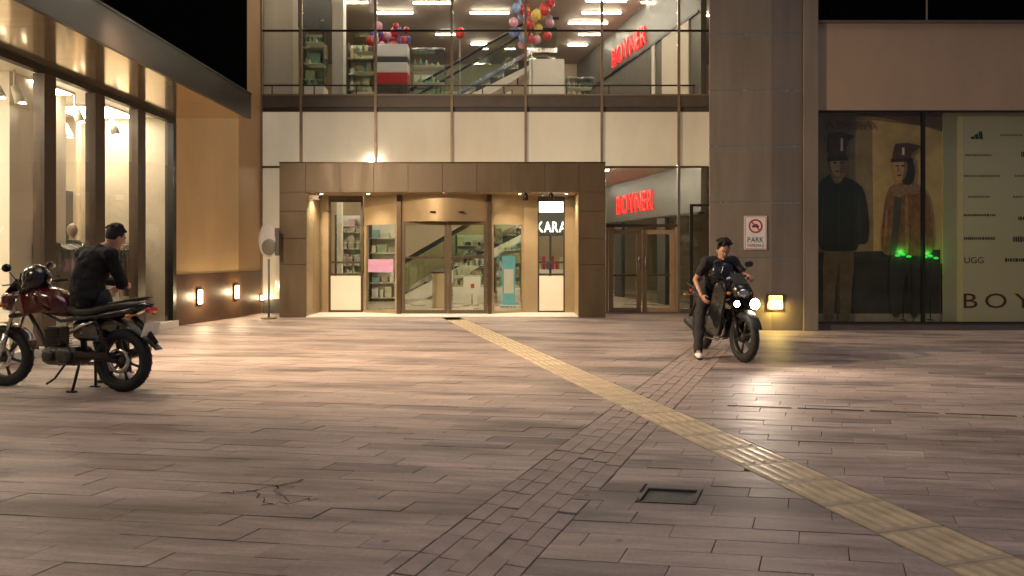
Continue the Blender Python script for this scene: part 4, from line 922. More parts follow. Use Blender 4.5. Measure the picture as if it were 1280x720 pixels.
flat([(1119.5,218.5),(1126,218.2),(1125,220.4),(1120.5,220.4)], cap_, 'printed_mouth', False); rough([(1120.5,209),(1122.5,209),(1123,215),(1120,215)], sk2, 'printed_nose')
flat([(1118,180),(1134,179),(1151,183),(1142,189),(1137,194),(1137,201),(1114,201),(1115,190)], cap_, 'printed_cap', False); flat([(1112,199),(1139,198),(1140,202),(1112,203)], hr, 'printed_brim', False); flat([(1126,185),(1129,185),(1129,194),(1126,194)], M['paper'], 'printed_badge', False)
letters('ASHIRA', po, frame_mtx(Vector((QX(1030), DQ-.0012*lay[0]-.003, QZ(162)))-wloc(po), (1,0,0), (0,0,1)), QX(1090)-QX(1030), .15, PM('print_letter',(.16,.05,.03)), ext=.001)
# pale brand panel
bp = thing('brand_panel', 'pale cream window panel printed with small brand marks and BOYNER', 'panel', (QX(1260), DQ, 0))
b3 = lambda mb, n, m: mb.build(n, M[m] if isinstance(m, str) else m, bp, world=True)
M['panelcream'] = mat('brand_panel_cream', (.60,.56,.42), .5, var=.04, sc=1); M['panelpale'] = mat('brand_panel_pale', (.72,.64,.38), .5, var=.04)
b3(MB().box(QX(1178), QX(1204), DQ-.01, DQ+.02, QZ(408), QZ(134)), 'pale_strip', 'panelpale'); b3(MB().box(QX(1204.2), QX(1440), DQ-.008, DQ+.02, QZ(408), QZ(134)), 'panel_sheet', 'panelcream')
yP = DQ-.0095; YF = lambda x, y: Vector((QX(x), yP, QZ(y)))-wloc(bp)
for i in range(3):   # three slanted stripes
    x = 1214+i*5; h = 4+i*3.2
    b3(MB().add([(QX(x),yP,QZ(174)),(QX(x+4.4),yP,QZ(174)),(QX(x+4.4-1.5),yP,QZ(174-h)),(QX(x-1.5),yP,QZ(174-h+2))], [(0,1,2,3)]), 'stripe_mark', 'ink')
letters('UGG', bp, frame_mtx(YF(1205,329), (1,0,0), (0,0,1)), QX(1229)-QX(1205), .11, M['ink'], ext=.001)
M['maroon'] = mat('maroon_print', (.09,.025,.02), .5)
letters('BOYNER', bp, frame_mtx(YF(1204,385), (1,0,0), (0,0,1)), QX(1376)-QX(1204), .27, M['maroon'], ext=.001, gap=.42)
rr = random.Random(12)
def wordmark(x0, x1, y, h, m='ink'):   # tiny unreadable brand word: a run of short strokes
    x = x0; b = MB()
    while x < x1:
        w_ = rr.uniform(1.2,2.6); hh = h*rr.uniform(.7,1); b.add([(QX(x),yP,QZ(y+hh/2)),(QX(min(x+w_,x1)),yP,QZ(y+hh/2)),(QX(min(x+w_,x1)),yP,QZ(y-hh/2)),(QX(x),yP,QZ(y-hh/2))], [(0,1,2,3)]); x += w_+rr.uniform(.5,1.0)
    b3(b, 'brand_mark', m)
M['inkgrey'] = mat('grey_print', (.16,.15,.11), .6)
for (a, b_, y, h, m) in ((1250,1278,169,2.4,'inkgrey'),(1206,1240,194,3,'inkgrey'),(1276,1300,193,8,'ink'),(1200,1250,220,3,'inkgrey'),(1268,1300,220,3,'inkgrey'),(1210,1238,246,3,'inkgrey'),(1266,1300,246,3,'inkgrey'),(1198,1244,269,3,'ink'),(1272,1296,273,5,'ink'),(1197,1243,298,4,'ink'),(1266,1300,299,8,'ink'),(1256,1292,325,5,'ink')): wordmark(a, b_, y, h, m)
# made-up green lamps standing in for a green reflection in the window glass
dG = DR+.2
for (x, y, lab) in ((1129,318,'small made-up green lamp for a reflection, low in front of the poster'), (1163,320,'second made-up green lamp for a reflection, beside the window mullion')):
    t = thing('reflection_lamp', lab, 'lamp', (px(x,dG), dG, rZ(404)+.06)); z_ = pz(y,dG)-(rZ(404)+.06)
    MB().tube([(0,0,0),(0,0,z_-.05)], .008, 6).build('stem', M['black'], t); MB().lathe([(.001,0),(.06,0),(.06,.012),(.01,.02)], (0,0,-.025)).build('base', M['black'], t)
    b = MB()
    for k in range(3): b.ball((-.10+k*.10, 0, z_-.02+.02*math.sin(k*2.1)), (.05,.015,.022), 12, 8)
    b.build('reflection_blobs', emit('reflected_green', (.05,1,.12), .30, (.02,.2,.03)), t)
    l = bpy.data.lights.new('reflection_glow', 'POINT'); l.energy = .55; l.color = (.05,1,.15); l.shadow_soft_size = .04; lo = bpy.data.objects.new('reflection_glow', l); COL.objects.link(lo); lo.parent = t; lo.location = (0,.02,z_+.04)
# yellow wall light and parking sign on the column
t = thing('square_wall_light', 'square lit yellow wall light low on the clad column', 'lamp', (rX(968.5), DR-.002, rZ(387)))
MB().cbox(-.15,.15,-.035,0,-.015,.285,.006).build('housing', M['bronze_d'], t); MB().cbox(-.118,.118,-.05,-.0355,.017,.253,.006).build('lens', M['yellow'], t)
al = bpy.data.lights.new('wall_light_lamp', 'AREA'); al.energy = 9; al.color = (1,.72,.16); al.size = .22
ao = bpy.data.objects.new('wall_light_lamp', al); COL.objects.link(ao); ao.parent = t; ao.location = (0,-.06,.135); ao.rotation_euler = (R(60),0,0)
t = thing('parking_sign', 'white no parking sign with red ring reading PARK YAPILMAZ', 'sign', (rX(944), DR-.004, rZ(312)))
hw = .2; hh = rZ(270)-rZ(312)
MB().cbox(-hw,hw,-.012,0,0,hh,.003).build('plate', M['paper'], t)
for a in ((-hw+.012,-hw+.02,.012,hh-.012),(hw-.02,hw-.012,.012,hh-.012),(-hw+.0205,hw-.0205,.012,.02),(-hw+.0205,hw-.0205,hh-.02,hh-.012)): MB().box(a[0],a[1],-.0145,-.0125,a[2],a[3]).build('border', M['redprint'], t)
MB().lathe([(.095,0),(.125,0),(.125,-.002),(.095,-.002)], (0,-.0135,hh*.70), 'y', 28, True).build('ring', M['redprint'], t)
b = MB().cbox(-.06,.06,-.002,0,-.025,.012,.0008).cbox(-.035,.035,-.002,0,.0125,.035,.0008).xf(Matrix.Translation((0,-.0128,hh*.70))); b.build('car_symbol', M['ink'], t)
b = MB().box(-.10,.10,-.0018,0,-.012,.012).xf(Matrix.Translation((0,-.0152,hh*.70)) @ Matrix.Rotation(R(45),4,'Y')); b.build('slash', M['redprint'], t)
letters('PARK', t, frame_mtx((-.14,-.0135,hh*.215), (1,0,0), (0,0,1)), .28, .095, M['ink'], ext=.001); letters('YAPILMAZ', t, frame_mtx((-.15,-.0135,hh*.08), (1,0,0), (0,0,1)), .30, .05, M['ink'], ext=.001)

# ================================================================== MOTORCYCLES
def motorbike(name, label, rear, heading, wb, paint, lit=False, stand=True, steer=0.0, plate=True, hbw=1.0):
    """local frame: x forward, y left, z up, origin under the rear axle"""
    t = thing(name, label, 'motorcycle', (rear[0], rear[1], 0), math.atan2(heading[1], heading[0]))
    B = lambda mb, n, m, par=t, **k: mb.build(n, M[m] if isinstance(m, str) else m, par, **k)
    Rw = .315
    STE = Matrix.Translation((wb,0,0)) @ Matrix.Translation((-.20,0,.75)) @ Matrix.Rotation(steer,4,V(-.26,0,.96)) @ Matrix.Translation((.20,0,-.75)) @ Matrix.Translation((-wb,0,0))
    def wheel(x, nm, wdt, M4=None):
        def tr(b): return b.xf(M4) if M4 else b
        c = (x,0,Rw)
        hub = B(tr(MB().lathe([(.001,-.075),(.025,-.075),(.03,-.05),(.06,-.045),(.06,.045),(.03,.05),(.025,.075),(.001,.075)], c, 'y', 20)), nm, 'alloy')
        a = wdt/2
        tg = MB().lathe([(.222,-a*.72),(.262,-a),(.293,-a*.82),(.310,-a*.4),(.315,0),(.310,a*.4),(.293,a*.82),(.262,a),(.222,a*.72)], c, 'y', 40, True)
        for k in range(26):
            an = 2*math.pi*k/26
            for s_ in (-1,1):
                p = [V(Rw*1.0*math.cos(an)*.995, s_*.006, Rw*math.sin(an)*.995), V(Rw*.97*math.cos(an+.09), s_*a*.62, Rw*.97*math.sin(an+.09))]
                tg.tube([Vector(c)+q_ for q_ in p], .005, 5)
        B(tr(tg), 'tyre', 'rubber', hub)
        B(tr(MB().lathe([(.205,-a*.55),(.224,-a*.7),(.224,a*.7),(.205,a*.55)], c, 'y', 36, True)), 'rim', 'alloy', hub)
        for k in range(6):
            an = 2*math.pi*k/6+.3
            B(tr(MB().tube([V(x+.05*math.cos(an),0,Rw+.05*math.sin(an)), V(x+.13*math.cos(an+.05),0,Rw+.13*math.sin(an+.05)), V(x+.212*math.cos(an),0,Rw+.212*math.sin(an))], [.020,.013,.017], 8)), 'spoke', 'alloy', hub)
        B(tr(MB().lathe([(.075,.066),(.125,.066),(.125,.070),(.075,.070)], c, 'y', 28, True)), 'brake_disc', 'chrome', hub)
        return hub
    wheel(0, 'rear_wheel', .115); wheel(wb, 'front_wheel', .10, STE)
    # chassis
    for s_ in (-1,1):
        B(MB().tube([(0,s_*.095,Rw),(.48,s_*.10,.37)], [.02,.026], 8), 'swingarm', 'black')
        sp = MB().tube([(.05,s_*.125,.36),(.22,s_*.125,.73)], .014, 8)
        for k in range(11):
            f_ = .18+.06*k; c_ = V(.05,s_*.125,.36).lerp(V(.22,s_*.125,.73), f_); dd = V(.17,0,.37).normalized(); M_ = dd.to_track_quat('Z','Y').to_matrix().to_4x4(); M_.translation = c_
            i0 = len(sp.v); sp.lathe([(.026,-.006),(.032,0),(.026,.006)], n=12); sp.xf(M_, i0)
        B(sp, 'shock_absorber', 'black')
        B(MB().tube([(wb-.30,s_*.05,.86),(.62,s_*.13,.70),(.16,s_*.13,.76),(-.18,s_*.09,.80)], .016, 8), 'frame_rail', 'black')
        B(MB().tube([(.50,s_*.11,.34),(.52,s_*.13,.28),(.58,s_*.20,.275)], .010, 6), 'foot_peg', 'alloy')
    B(MB().tube([(wb-.28,0,.78),(.92,0,.44),(.84,0,.30)], .022, 8), 'down_tube', 'black')
    B(MB().tube([(.45,0,.36),(.50,0,.70)], .03, 8), 'centre_tube', 'black')
    # engine
    en = B(MB().cbox(.46,.86,-.12,.12,.25,.44,.04), 'engine', 'alloy', bevel=.012)
    B(MB().lathe([(.001,.165),(.06,.165),(.085,.15),(.09,.12)], (.58,0,.35), 'y', 24), 'clutch_cover', 'alloy', en); B(MB().lathe([(.001,.162),(.045,.162),(.06,.15),(.062,.12)], (.77,0,.35), 'y', 24), 'generator_cover', 'alloy', en)
    cy = MB()
    for k in range(8):
        z = .45+k*.022; cy.cbox(.68+.006*k,.85+.006*k,-.085,.085,z,z+.010,.003)
    cy.cbox(.70,.87,-.06,.06,.44,.63,.01); B(cy, 'cylinder_fins', 'alloy', en)
    B(MB().tube([(.88,-.04,.56),(.98,-.08,.50),(.98,-.12,.32),(.86,-.14,.23),(.40,-.16,.24)], .02, 8), 'exhaust_pipe', 'chrome')
    B(MB().tube([(.42,-.17,.24),(.34,-.18,.27),(-.12,-.19,.40),(-.15,-.19,.41)], [.025,.048,.052,.03], 12), 'muffler', 'chrome' if paint == 'redpaint' else 'black')
    B(MB().cbox(.02,.50,.085,.125,.33,.40,.015), 'chain_guard', 'black')
    B(MB().cbox(.16,.50,-.115,.115,.50,.72,.04), 'side_cover', 'blkpaint', bevel=.02)
    B(MB().tube([(.50,.135,.58),(.38,.14,.66),(.24,.135,.70)], [.012,.022,.008], 8), 'side_emblem', 'chrome')
    # tank: lofted sections
    def loft(secs, n=16):
        b = MB(); vs = []
        for (x, zc_, hw, hh, e_) in secs:
            for k in range(n):
                a = 2*math.pi*k/n; c_, s_ = math.cos(a), math.sin(a)
                vs.append((x, hw*math.copysign(abs(c_)**e_, c_), zc_+hh*math.copysign(abs(s_)**e_, s_)))
        m = len(secs); b.add(vs, [(i*n+k,(i+1)*n+k,(i+1)*n+(k+1)%n,i*n+(k+1)%n) for i in range(m-1) for k in range(n)]+[tuple(range(n)), tuple(reversed(range((m-1)*n,m*n)))], True); return b
    tk = B(loft([(.56,.80,.06,.06,.8),(.62,.83,.115,.10,.75),(.74,.87,.145,.135,.75),(.90,.90,.165,.145,.75),(1.02,.91,.15,.12,.75),(1.09,.90,.09,.08,.8)]), 'fuel_tank', paint)
    B(MB().lathe([(.001,.02),(.03,.02),(.034,.0)], (.90,0,1.04), n=18), 'filler_cap', 'chrome', tk)
    for s_ in (-1,1): B(MB().add([(.74,s_*.17,.80),(1.0,s_*.19,.76),(1.16,s_*.17,.84),(1.08,s_*.16,.97),(.86,s_*.155,.90),(.74,s_*.14,.80),(1.0,s_*.15,.76),(1.16,s_*.13,.84),(1.08,s_*.12,.97),(.86,s_*.13,.90)],[(0,1,2,3,4),(9,8,7,6,5),(0,5,6,1),(1,6,7,2),(2,7,8,3),(3,8,9,4),(4,9,5,0)]), 'tank_shroud', paint, tk)
    B(loft([(-.20,.865,.06,.02,.7),(-.16,.86,.10,.035,.6),(.08,.845,.125,.045,.6),(.20,.815,.135,.045,.6),(.32,.79,.14,.045,.6),(.48,.79,.12,.045,.6),(.62,.82,.07,.05,.7)]), 'seat', 'vinyl')
    B(loft([(-.34,.87,.02,.012,.7),(-.26,.85,.07,.035,.7),(-.10,.80,.11,.05,.7),(.15,.76,.12,.05,.7),(.30,.74,.11,.05,.7)]), 'tail_cowl', 'blkpaint')
    B(MB().tube([(.05,.15,.88),(-.22,.14,.93),(-.28,0,.94),(-.22,-.14,.93),(.05,-.15,.88)], .012, 8), 'grab_rail', 'black')
    B(MB().cbox(-.345,-.30,-.06,.06,.80,.845,.01), 'tail_light', 'redprint')
    # rear mudguard with plate
    g_ = []
    for k in range(9):
        u = k/8; g_.append((.12-.24*u-.28*u*u, .72+.08*u-.36*u*u))
    mg = MB(); n = len(g_)
    mg.add([(x,-.055,z) for x,z in g_]+[(x,.055,z) for x,z in g_]+[(x-.01,-.055,z-.012) for x,z in g_]+[(x-.01,.055,z-.012) for x,z in g_], [(i,i+1,n+i+1,n+i) for i in range(n-1)]+[(2*n+i,3*n+i,3*n+i+1,2*n+i+1) for i in range(n-1)], True)
    mg_ = B(mg, 'rear_mudguard', 'black')
    B(MB().tube([(-.12,0,.74),(-.26,0,.62),(-.38,0,.49)], [.03,.035,.022], 8), 'plate_bracket', 'black', mg_)
    if plate:
        pl = MB().cbox(-.11,.11,-.004,.004,-.07,.07,.002).xf(Matrix.Translation((-.315,0,.63)) @ Matrix.Rotation(R(-20),4,'Y') @ Matrix.Rotation(R(90),4,'Z')); p_ = B(pl, 'licence_plate', 'paper', mg_)
    for s_ in (-1,1):
        B(MB().tube([(-.2,s_*.04,.77),(-.21,s_*.15,.77)], .008, 6).ball((-.21,s_*.18,.77),(.035,.03,.022),10,6), 'turn_signal', col_mat('amber_lens',(.5,.18,.02),.25))
    # fork, front mudguard, handlebar (all turn with the steering)
    Fk = lambda mb: mb.xf(STE)
    for s_ in (-1,1):
        B(Fk(MB().tube([(wb,s_*.075,Rw),(wb-.09,s_*.085,.55)], [.03,.028], 10).tube([(wb-.09,s_*.085,.55),(wb-.26,s_*.085,1.0)], .019, 8)), 'fork_leg', 'chrome' if paint == 'redpaint' else 'black')
    fm = MB(); ar = []
    for k in range(11):
        an = R(20+k*15); ar.append((wb+.345*math.cos(an), Rw+.345*math.sin(an)))
    n = len(ar); fm.add([(x,-.06,z) for x,z in ar]+[(x,.06,z) for x,z in ar]+[(x,0,z+.012) for x,z in ar], [(i,i+1,2*n+i+1,2*n+i) for i in range(n-1)]+[(2*n+i,2*n+i+1,n+i+1,n+i) for i in range(n-1)], True)
    B(Fk(fm), 'front_mudguard', paint if paint == 'redpaint' else 'black')
    B(Fk(MB().cbox(wb-.27,wb-.20,-.12,.12,.92,.96,.01).cbox(wb-.22,wb-.15,-.12,.12,.72,.76,.01)), 'fork_yoke', 'black')
    hb_ = B(Fk(MB().tube([(wb-.42,.36*hbw,1.08),(wb-.36,.24*hbw,1.08),(wb-.26,.10,1.00),(wb-.26,-.10,1.00),(wb-.36,-.24*hbw,1.08),(wb-.42,-.36*hbw,1.08)], .012, 8)), 'handlebar', 'black')
    for s_ in (-hbw,hbw):
        B(Fk(MB().tube([(wb-.37,s_*.26,1.08),(wb-.43,s_*.38,1.08)], .019, 10)), 'grip', 'rubber', hb_); B(Fk(MB().tube([(wb-.31,s_*.22,1.075),(wb-.30,s_*.36,1.07)], .007, 6)), 'lever', 'alloy', hb_)
        B(Fk(MB().tube([(wb-.34,s_*.21,1.09),(wb-.30,s_*.27,1.20)], .006, 6).ball((wb-.30,s_*.30,1.24),(.018,.065,.042),12,8)), 'mirror', 'blkpaint', hb_)
        B(Fk(MB().tube([(wb-.14,s_*.09,.86),(wb-.13,s_*.17,.86)], .008, 6).ball((wb-.13,s_*.20,.86),(.032,.03,.022),10,6)), 'turn_signal', M['amber_lens'])
    # headlight cowl with visor
    cw = B(Fk(loft([(wb-.24,.90,.10,.10,.7),(wb-.14,.89,.115,.115,.7),(wb-.05,.88,.10,.09,.7),(wb-.02,.875,.06,.05,.8)])), 'headlight_cowl', paint)
    B(Fk(MB().ball((wb-.035,0,.865),(.035,.085,.062),16,10)), 'headlight_lens', 'paper' if not lit else 'chrome', cw)
    B(Fk(MB().add([(wb-.10,-.10,.985),(wb-.10,.10,.985),(wb-.22,.085,1.12),(wb-.22,-.085,1.12),(wb-.11,-.10,.98),(wb-.11,.10,.98),(wb-.23,.085,1.115),(wb-.23,-.085,1.115)], [(0,1,2,3),(7,6,5,4),(0,4,5,1),(1,5,6,2),(2,6,7,3),(3,7,4,0)])), 'visor', 'black', cw)
    if lit:
        for s_ in (-1,1):
            pf = [(.62,.36),(.95,.30),(1.10,.50),(1.20,.86),(1.06,.98),(.86,.84),(.74,.62)]; n = len(pf)
            B(MB().add([(x,s_*(.20-.02*abs(z-.6)),z) for x,z in pf]+[(x,s_*.165,z) for x,z in pf], [tuple(range(n)), tuple(reversed(range(n,2*n)))]+[(i,(i+1)%n,n+(i+1)%n,n+i) for i in range(n)]), 'side_fairing', 'blkpaint', bevel=.012)
        for s_, mm, r_ in ((1, emit('lit_headlamp',(1,.80,.60),38), .068), (-1, emit('lit_led_lamp',(.85,.92,1),30), .040)):
            lm = B(Fk(MB().lathe([(.001,-.06),(r_*.7,-.05),(r_+.008,0),(r_+.008,.012),(r_,.012)], (wb+.02,s_*.125,.735), 'x', 18)), 'auxiliary_lamp', 'black'); B(Fk(MB().lathe([(.001,.014),(r_,.008)], (wb+.02,s_*.125,.735), 'x', 18)), 'lamp_lens', mm, lm)
            B(Fk(MB().tube([(wb-.10,s_*.085,.72),(wb-.02,s_*.125,.73)], .010, 6)), 'lamp_bracket', 'black', lm)
            l = bpy.data.lights.new('headlamp', 'SPOT'); l.energy = 48 if s_ == 1 else 4; l.color = (1,.82,.66); l.spot_size = R(110); l.spot_blend = .8; l.shadow_soft_size = .05
            lo = bpy.data.objects.new('headlamp', l); COL.objects.link(lo); lo.parent = lm; lo.location = STE @ V(wb+.05,s_*.125,.735); lo.rotation_euler = (V(1,.30,-.17)).to_track_quat('-Z','Y').to_euler()
    if stand:
        for s_ in (-1,1):
            B(MB().tube([(.42,s_*.10,.30),(.46,s_*.15,.015)], .014, 8).cbox(.42,.52,s_*.15-.02,s_*.15+.02,0,.016,.004), 'centre_stand_leg', 'black')
        B(MB().tube([(.56,.13,.28),(.62,.20,.14),(.68,.24,.09)], .011, 8), 'side_stand', 'black')
    else:
        B(MB().tube([(.54,.13,.28),(.44,.18,.20),(.26,.19,.17)], .011, 8), 'side_stand', 'black')
    return t
rearL = Vector((-3.86, 7.40)); frontL = Vector((-5.245, 7.72))
hL = (frontL-rearL).normalized()
motorbike('motorcycle', 'parked red and black motorcycle on its centre stand with a helmet on the handlebar', rearL, hL, (frontL-rearL).length, 'redpaint', steer=.12)
frontR = Vector((2.92, 9.40)); hR = Vector((.13,-.99)).normalized(); wbR = 1.34; rearR = frontR-hR*wbR
motorbike('motorcycle', 'dark motorcycle with its two front lamps lit, ridden towards the plaza', rearR, hR, wbR, 'blkpaint', True, False, steer=.10, plate=False, hbw=.74)
# helmet on the left handlebar
hp = rearL+hL*1.02; t = thing('helmet', 'black full face helmet hung on the handlebar of the red motorcycle', 'helmet', (hp.x+.02, hp.y-.06, .985), 2.75)
sh = MB().ball((0,0,.14),(.155,.125,.14),24,16).ball((.06,0,.05),(.115,.10,.075),18,10); remesh(sh.build('shell', M['blkpaint'], t), .012, 4)
v_ = MB(); pr = []
for k in range(13):
    a = R(-70+k*140/12); pr.append((.062+.105*math.cos(a), .118*math.sin(a)))
v_.add([(x,y,.10) for x,y in pr]+[(x-.015,y*.97,.19) for x,y in pr], [(k,k+1,14+k,13+k) for k in range(12)], True); v_.build('visor', M['chrome'] if False else M['blackglass'], t)
v_ = MB().tube([(.08,-.07,.02),(.02,-.09,-.03),(-.03,-.06,.02)], .008, 6); v_.build('chin_strap', M['vinyl'], t)

# ================================================================== PEOPLE
def basis(f, u):
    f = Vector(f).normalized(); u = Vector(u); r = f.cross(u).normalized(); u = r.cross(f).normalized()
    return Matrix((r, f, u)).transposed()
def hand(b, wr, d, n, side, curl, k=1.0):
    """palm, four unequal fingers and a thumb leaving the side of the palm; n = direction the fingers curl to, side = thumb side"""
    wr = Vector(wr); d = Vector(d).normalized(); n = Vector(n); n = (n-d*n.dot(d)).normalized(); s = d.cross(n)
    if s.dot(Vector(side)) < 0: s = -s
    b.ball(wr+d*.048, (.016,.050,.040), 10, 8, Matrix((n, d, s)).transposed())
    for i, (o, l) in enumerate(((.030,.072),(.010,.080),(-.010,.075),(-.029,.058))):
        p = wr+d*.085+s*o; a = 0
        for sg in (.42,.32,.26):
            a += curl; q_ = p+(d*math.cos(a)+n*math.sin(a))*l*sg*k; b.cap(p, q_, .0088, .0080, 8); p = q_
    p = wr+d*.025+s*.034; a1 = (d*.6+s*.65+n*.35).normalized(); q_ = p+a1*.036; b.cap(p, q_, .011, .010, 8); b.cap(q_, q_+(d*.8+n*.5*curl+s*.1).normalized()*.030, .0095, .0085, 8)
def person(label, base, J, face, up, shirt, trou, sleeves, hairtop=0, parts=None):
    t = thing('person', label, 'person', base); B = lambda mb, n, m, par=t: mb.build(n, M[m] if isinstance(m, str) else m, par, world=True)
    J = {k: Vector(v) for k, v in J.items()}
    Bm = basis(face, up); rt, fc, upv = Bm.col[0].copy(), Bm.col[1].copy(), Bm.col[2].copy(); h = J['head']
    b = MB()
    b.ball(h, (.074,.094,.112), 18, 14, Bm); b.ball(h+fc*.024-upv*.058, (.054,.062,.058), 14, 10, Bm)
    b.cap(h+fc*.088+upv*.012, h+fc*.106-upv*.022, .007, .013, 8); b.cap(h+fc*.082-upv*.060-rt*.014, h+fc*.082-upv*.060+rt*.014, .009, .009, 8); b.ball(h+fc*.075-upv*.098, (.02,.018,.018), 8, 6, Bm)
    for s in (-1,1): b.ball(h+rt*s*.076-fc*.008-upv*.01, (.012,.022,.032), 8, 6, Bm); b.cap(h+fc*.084+upv*.026+rt*s*.016, h+fc*.076+upv*.026+rt*s*.045, .010, .008, 8)
    b.cap(J['neck'], h-upv*.07-fc*.015, .056, .050)
    b.cap(J['pelvis'], J['waist'], .125, .115); b.cap(J['waist'], J['chest'], .115, .135); b.cap(J['chest'], J['neck'], .125, .06)
    b.cap(J['hipL'], J['hipR'], .10, .10); b.cap(J['shL'], J['shR'], .065, .065)
    for s in 'LR':
        b.cap(J['sh'+s], J['el'+s], .050, .040); b.cap(J['el'+s], J['wr'+s], .040, .027)
        b.cap(J['hip'+s], J['kn'+s], .085, .056); b.cap(J['kn'+s], J['an'+s], .054, .037); b.cap(J['an'+s], J['to'+s], .038, .03)
        hd = parts[s]; hand(b, J['wr'+s], hd[0], hd[1], hd[2], hd[3])
    body = remesh(B(b, 'body', 'skin'), .0075, 3)
    for s in (-1,1):
        ey = B(MB().ball(h+fc*.083+rt*s*.031+upv*.008, (.013,.010,.008), 10, 6, Bm), 'eye', 'paper'); B(MB().ball(h+fc*.0915+rt*s*.031+upv*.008, .0052, 8, 6), 'iris', 'ink', ey)
        B(MB().cap(h+fc*.092+upv*.031+rt*s*.016, h+fc*.083+upv*.033+rt*s*.047, .0045, .003, 6), 'eyebrow', 'hair')
    B(MB().cap(h+fc*.0905-upv*.060-rt*.018, h+fc*.0905-upv*.060+rt*.018, .0035, .0035, 6), 'lips', M.setdefault('lip', mat('lip',(.28,.09,.08),.5)))
    rr = random.Random(2); hr_ = MB().ball(h-fc*.022+upv*.030, (.083,.090,.098+hairtop*.4), 18, 12, Bm)
    for i in range(60):
        a, ph = rr.uniform(0,6.28), rr.uniform(0,1.25); dv = rt*math.cos(a)*math.sin(ph)+fc*math.sin(a)*math.sin(ph)+upv*math.cos(ph)
        p = h-fc*.02+upv*(.045+hairtop*.4)+dv*.07; hr_.cap(p, p+dv*(.015+hairtop*rr.uniform(.3,.8))+rt*rr.uniform(-.02,.02), .020, .017, 6)
    for s in (-1,1): hr_.cap(h+rt*s*.076+upv*.03, h+rt*s*.077-upv*.005+fc*.005, .012, .006, 6)
    remesh(B(hr_, 'hair', 'hair'), .008, 2)
    c = MB(); c.cap(J['pelvis'], J['waist'], .158, .155); c.cap(J['waist'], J['chest'], .155, .172); c.cap(J['chest'], J['chest'].lerp(J['neck'],.75), .150, .088); c.cap(J['shL'], J['shR'], .083, .083)
    for s in 'LR':
        if sleeves < 1: c.cap(J['sh'+s], J['sh'+s].lerp(J['el'+s], sleeves), .070, .066)
        else: c.cap(J['sh'+s], J['el'+s], .070, .058); c.cap(J['el'+s], J['wr'+s].lerp(J['el'+s],.08), .058, .040)
    cl = folds(remesh(B(c, 'top', shirt), .010, 3))
    q_ = MB(); q_.cap(J['hipL'], J['hipR'], .125, .125)
    for s in 'LR': q_.cap(J['hip'+s], J['kn'+s], .105, .074); q_.cap(J['kn'+s], J['an'+s]-(J['kn'+s]-J['an'+s]).normalized()*.005, .072, .060)
    folds(remesh(B(q_, 'trousers', trou), .010, 3), .026)
    for s in 'LR':
        a_, o_ = J['an'+s], J['to'+s]; dv = (o_-a_); dv.z = 0; dv.normalize()
        s_ = MB(); s_.cap(a_-V(0,0,.02), a_-dv*.03-V(0,0,.045), .054, .046); s_.cap(a_-dv*.03+V(0,0,-.045), o_+dv*.02, .046, .040); f_ = remesh(B(s_, 'shoe', 'shoe'), .009, 3)
        pd = Vector((-dv.y,dv.x,0)); zs = min(a_.z-.092, o_.z-.040); e0_, e1_ = a_-dv*.08, o_+dv*.055; so_ = MB().prism([tuple((e0_-pd*.036).xy), tuple((e0_+pd*.036).xy), tuple((e1_+pd*.030).xy), tuple((e1_-pd*.030).xy)], zs, zs+.022); B(so_, 'sole', 'rubber', f_)
    return t, cl, (rt, fc, upv, h)
# seated person: sits sideways on the red motorcycle, back to us, bent over
L3 = lambda a, b_, z: (rearL.x+hL.x*a-hL.y*b_, rearL.y+hL.y*a+hL.x*b_, z)
JL = dict(pelvis=(-4.27,7.50,.94), waist=(-4.285,7.52,1.10), chest=(-4.245,7.58,1.27), neck=(-4.18,7.62,1.425), head=(-4.085,7.68,1.535),
          hipL=(-4.36,7.54,.92), hipR=(-4.18,7.50,.92), shL=(-4.40,7.66,1.365), shR=(-4.06,7.52,1.355),
          elL=(-4.42,7.86,1.10), wrL=(-4.24,7.99,1.06), elR=(-3.975,7.60,1.06), wrR=(-4.12,7.83,1.03),
          knL=(-4.40,7.96,.86), anL=(-4.38,7.99,.40), toL=(-4.36,8.12,.36), knR=(-4.14,7.93,.86), anR=(-4.16,8.02,.42), toR=(-4.14,8.15,.38))
JL['anL'] = (-4.36,7.98,.11); JL['toL'] = (-4.33,8.11,.04); JL['knL'] = (-4.40,7.93,.52); JL['anR'] = (-4.15,8.0,.11); JL['toR'] = (-4.11,8.13,.04); JL['knR'] = (-4.16,7.93,.53)
JL['hipL'] = (-4.36,7.56,.90); JL['hipR'] = (-4.18,7.54,.90)
hb1 = {'L': ((.8,.2,-.1),(.3,.6,-.6),(0,0,1),.5), 'R': ((-.7,.6,-.1),(-.2,.3,-.9),(0,-1,.4),.55)}
person('person in dark clothes sitting sideways on the parked red motorcycle, head bent', (-4.25,7.95,0), JL, (.50,.82,-.30), (.2,.25,1), 'jacket', 'denim', 1.2, .01, hb1)
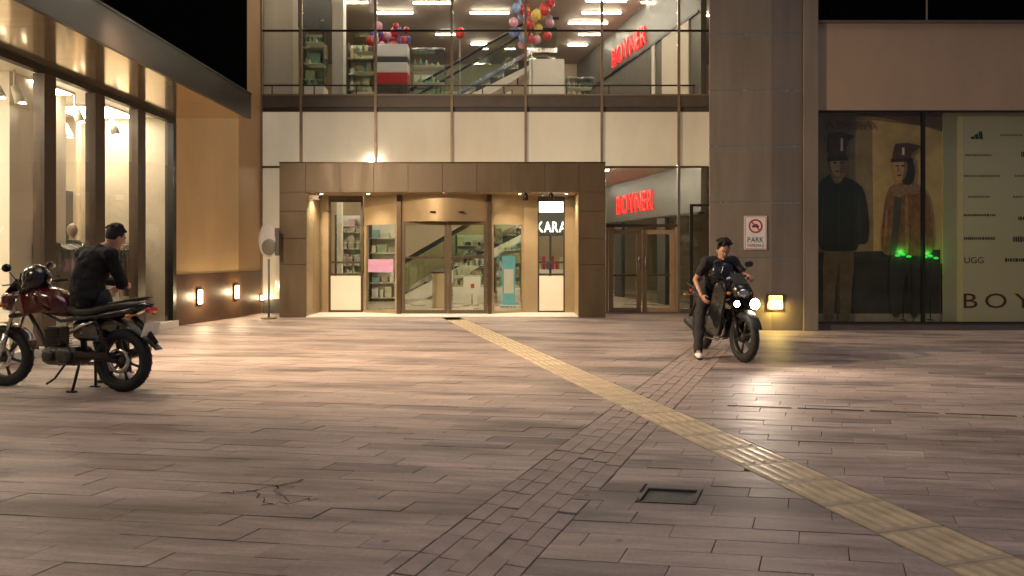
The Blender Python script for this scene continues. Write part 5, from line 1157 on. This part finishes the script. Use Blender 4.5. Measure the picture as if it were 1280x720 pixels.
# rider
def R3(a, b_, z): p = rearR+hR*a+Vector((-hR.y, hR.x))*b_; return (p.x, p.y, z)
ft = gp(872,449)
STR = lambda p: p
JR = dict(pelvis=R3(.36,0,.90), waist=R3(.44,0,1.02), chest=R3(.58,-.01,1.17), neck=R3(.68,-.01,1.305), head=R3(.77,-.02,1.415),
          hipL=R3(.36,.09,.88), hipR=R3(.36,-.09,.88), shL=R3(.64,.18,1.255), shR=R3(.63,-.20,1.255),
          elL=R3(.80,.30,1.05), wrL=R3(.97,.24,1.075), elR=R3(.50,-.30,1.01), wrR=R3(.64,-.27,.80),
          knL=R3(.76,.22,.66), anL=R3(.56,.21,.35), toL=R3(.70,.22,.30), knR=R3(.66,-.30,.55), anR=(ft[0]+.03,ft[1]+.1,.10), toR=(ft[0]+.02,ft[1]-.02,.042))
hb2 = {'L': (R3(1,0,0)[0]-R3(0,0,0)[0], 0, 0), 'R': None}
fw = Vector((hR.x,hR.y,0)); lf = Vector((-hR.y,hR.x,0))
hb2 = {'L': (fw*.9-V(0,0,.1), -V(0,0,1), -lf, .75), 'R': (fw*.6+lf*.35-V(0,0,.75), lf*1.0-V(0,0,.2), fw, .4)}
pt, top, (rt, fc, upv, h) = person('rider with dark curly hair straddling the motorcycle with lit lamps, one foot down', (ft[0], ft[1], 0), JR, fw*.95-lf*.12-V(0,0,.45), V(0,0,1)+fw*.25, 'tee', 'denim', .55, .028, hb2)
# dark bag with a pale glint carried on the chest
bc = Vector(JR['chest'])+fw*.15-V(0,0,.04); bg = thing('chest_bag', 'dark blue bag worn across the chest of the rider', 'bag', bc)
MB().ball((0,0,0),(.16,.07,.13),20,12,basis(fw,V(0,0,1))).build('pouch', col_mat('bag_blue',(.018,.024,.04),.3), bg); MB().tube([fw*.072-lf*.03+V(0,0,.07), fw*.078-lf*.05-V(0,0,.02)], .010, 8).build('buckle', M['chrome'], bg)
MB().tube([lf*.12+V(0,0,.06), lf*.17-fw*.12+V(0,0,.19), lf*.10-fw*.22+V(0,0,.20)], .012, 8).build('strap', M['vinyl'], bg)
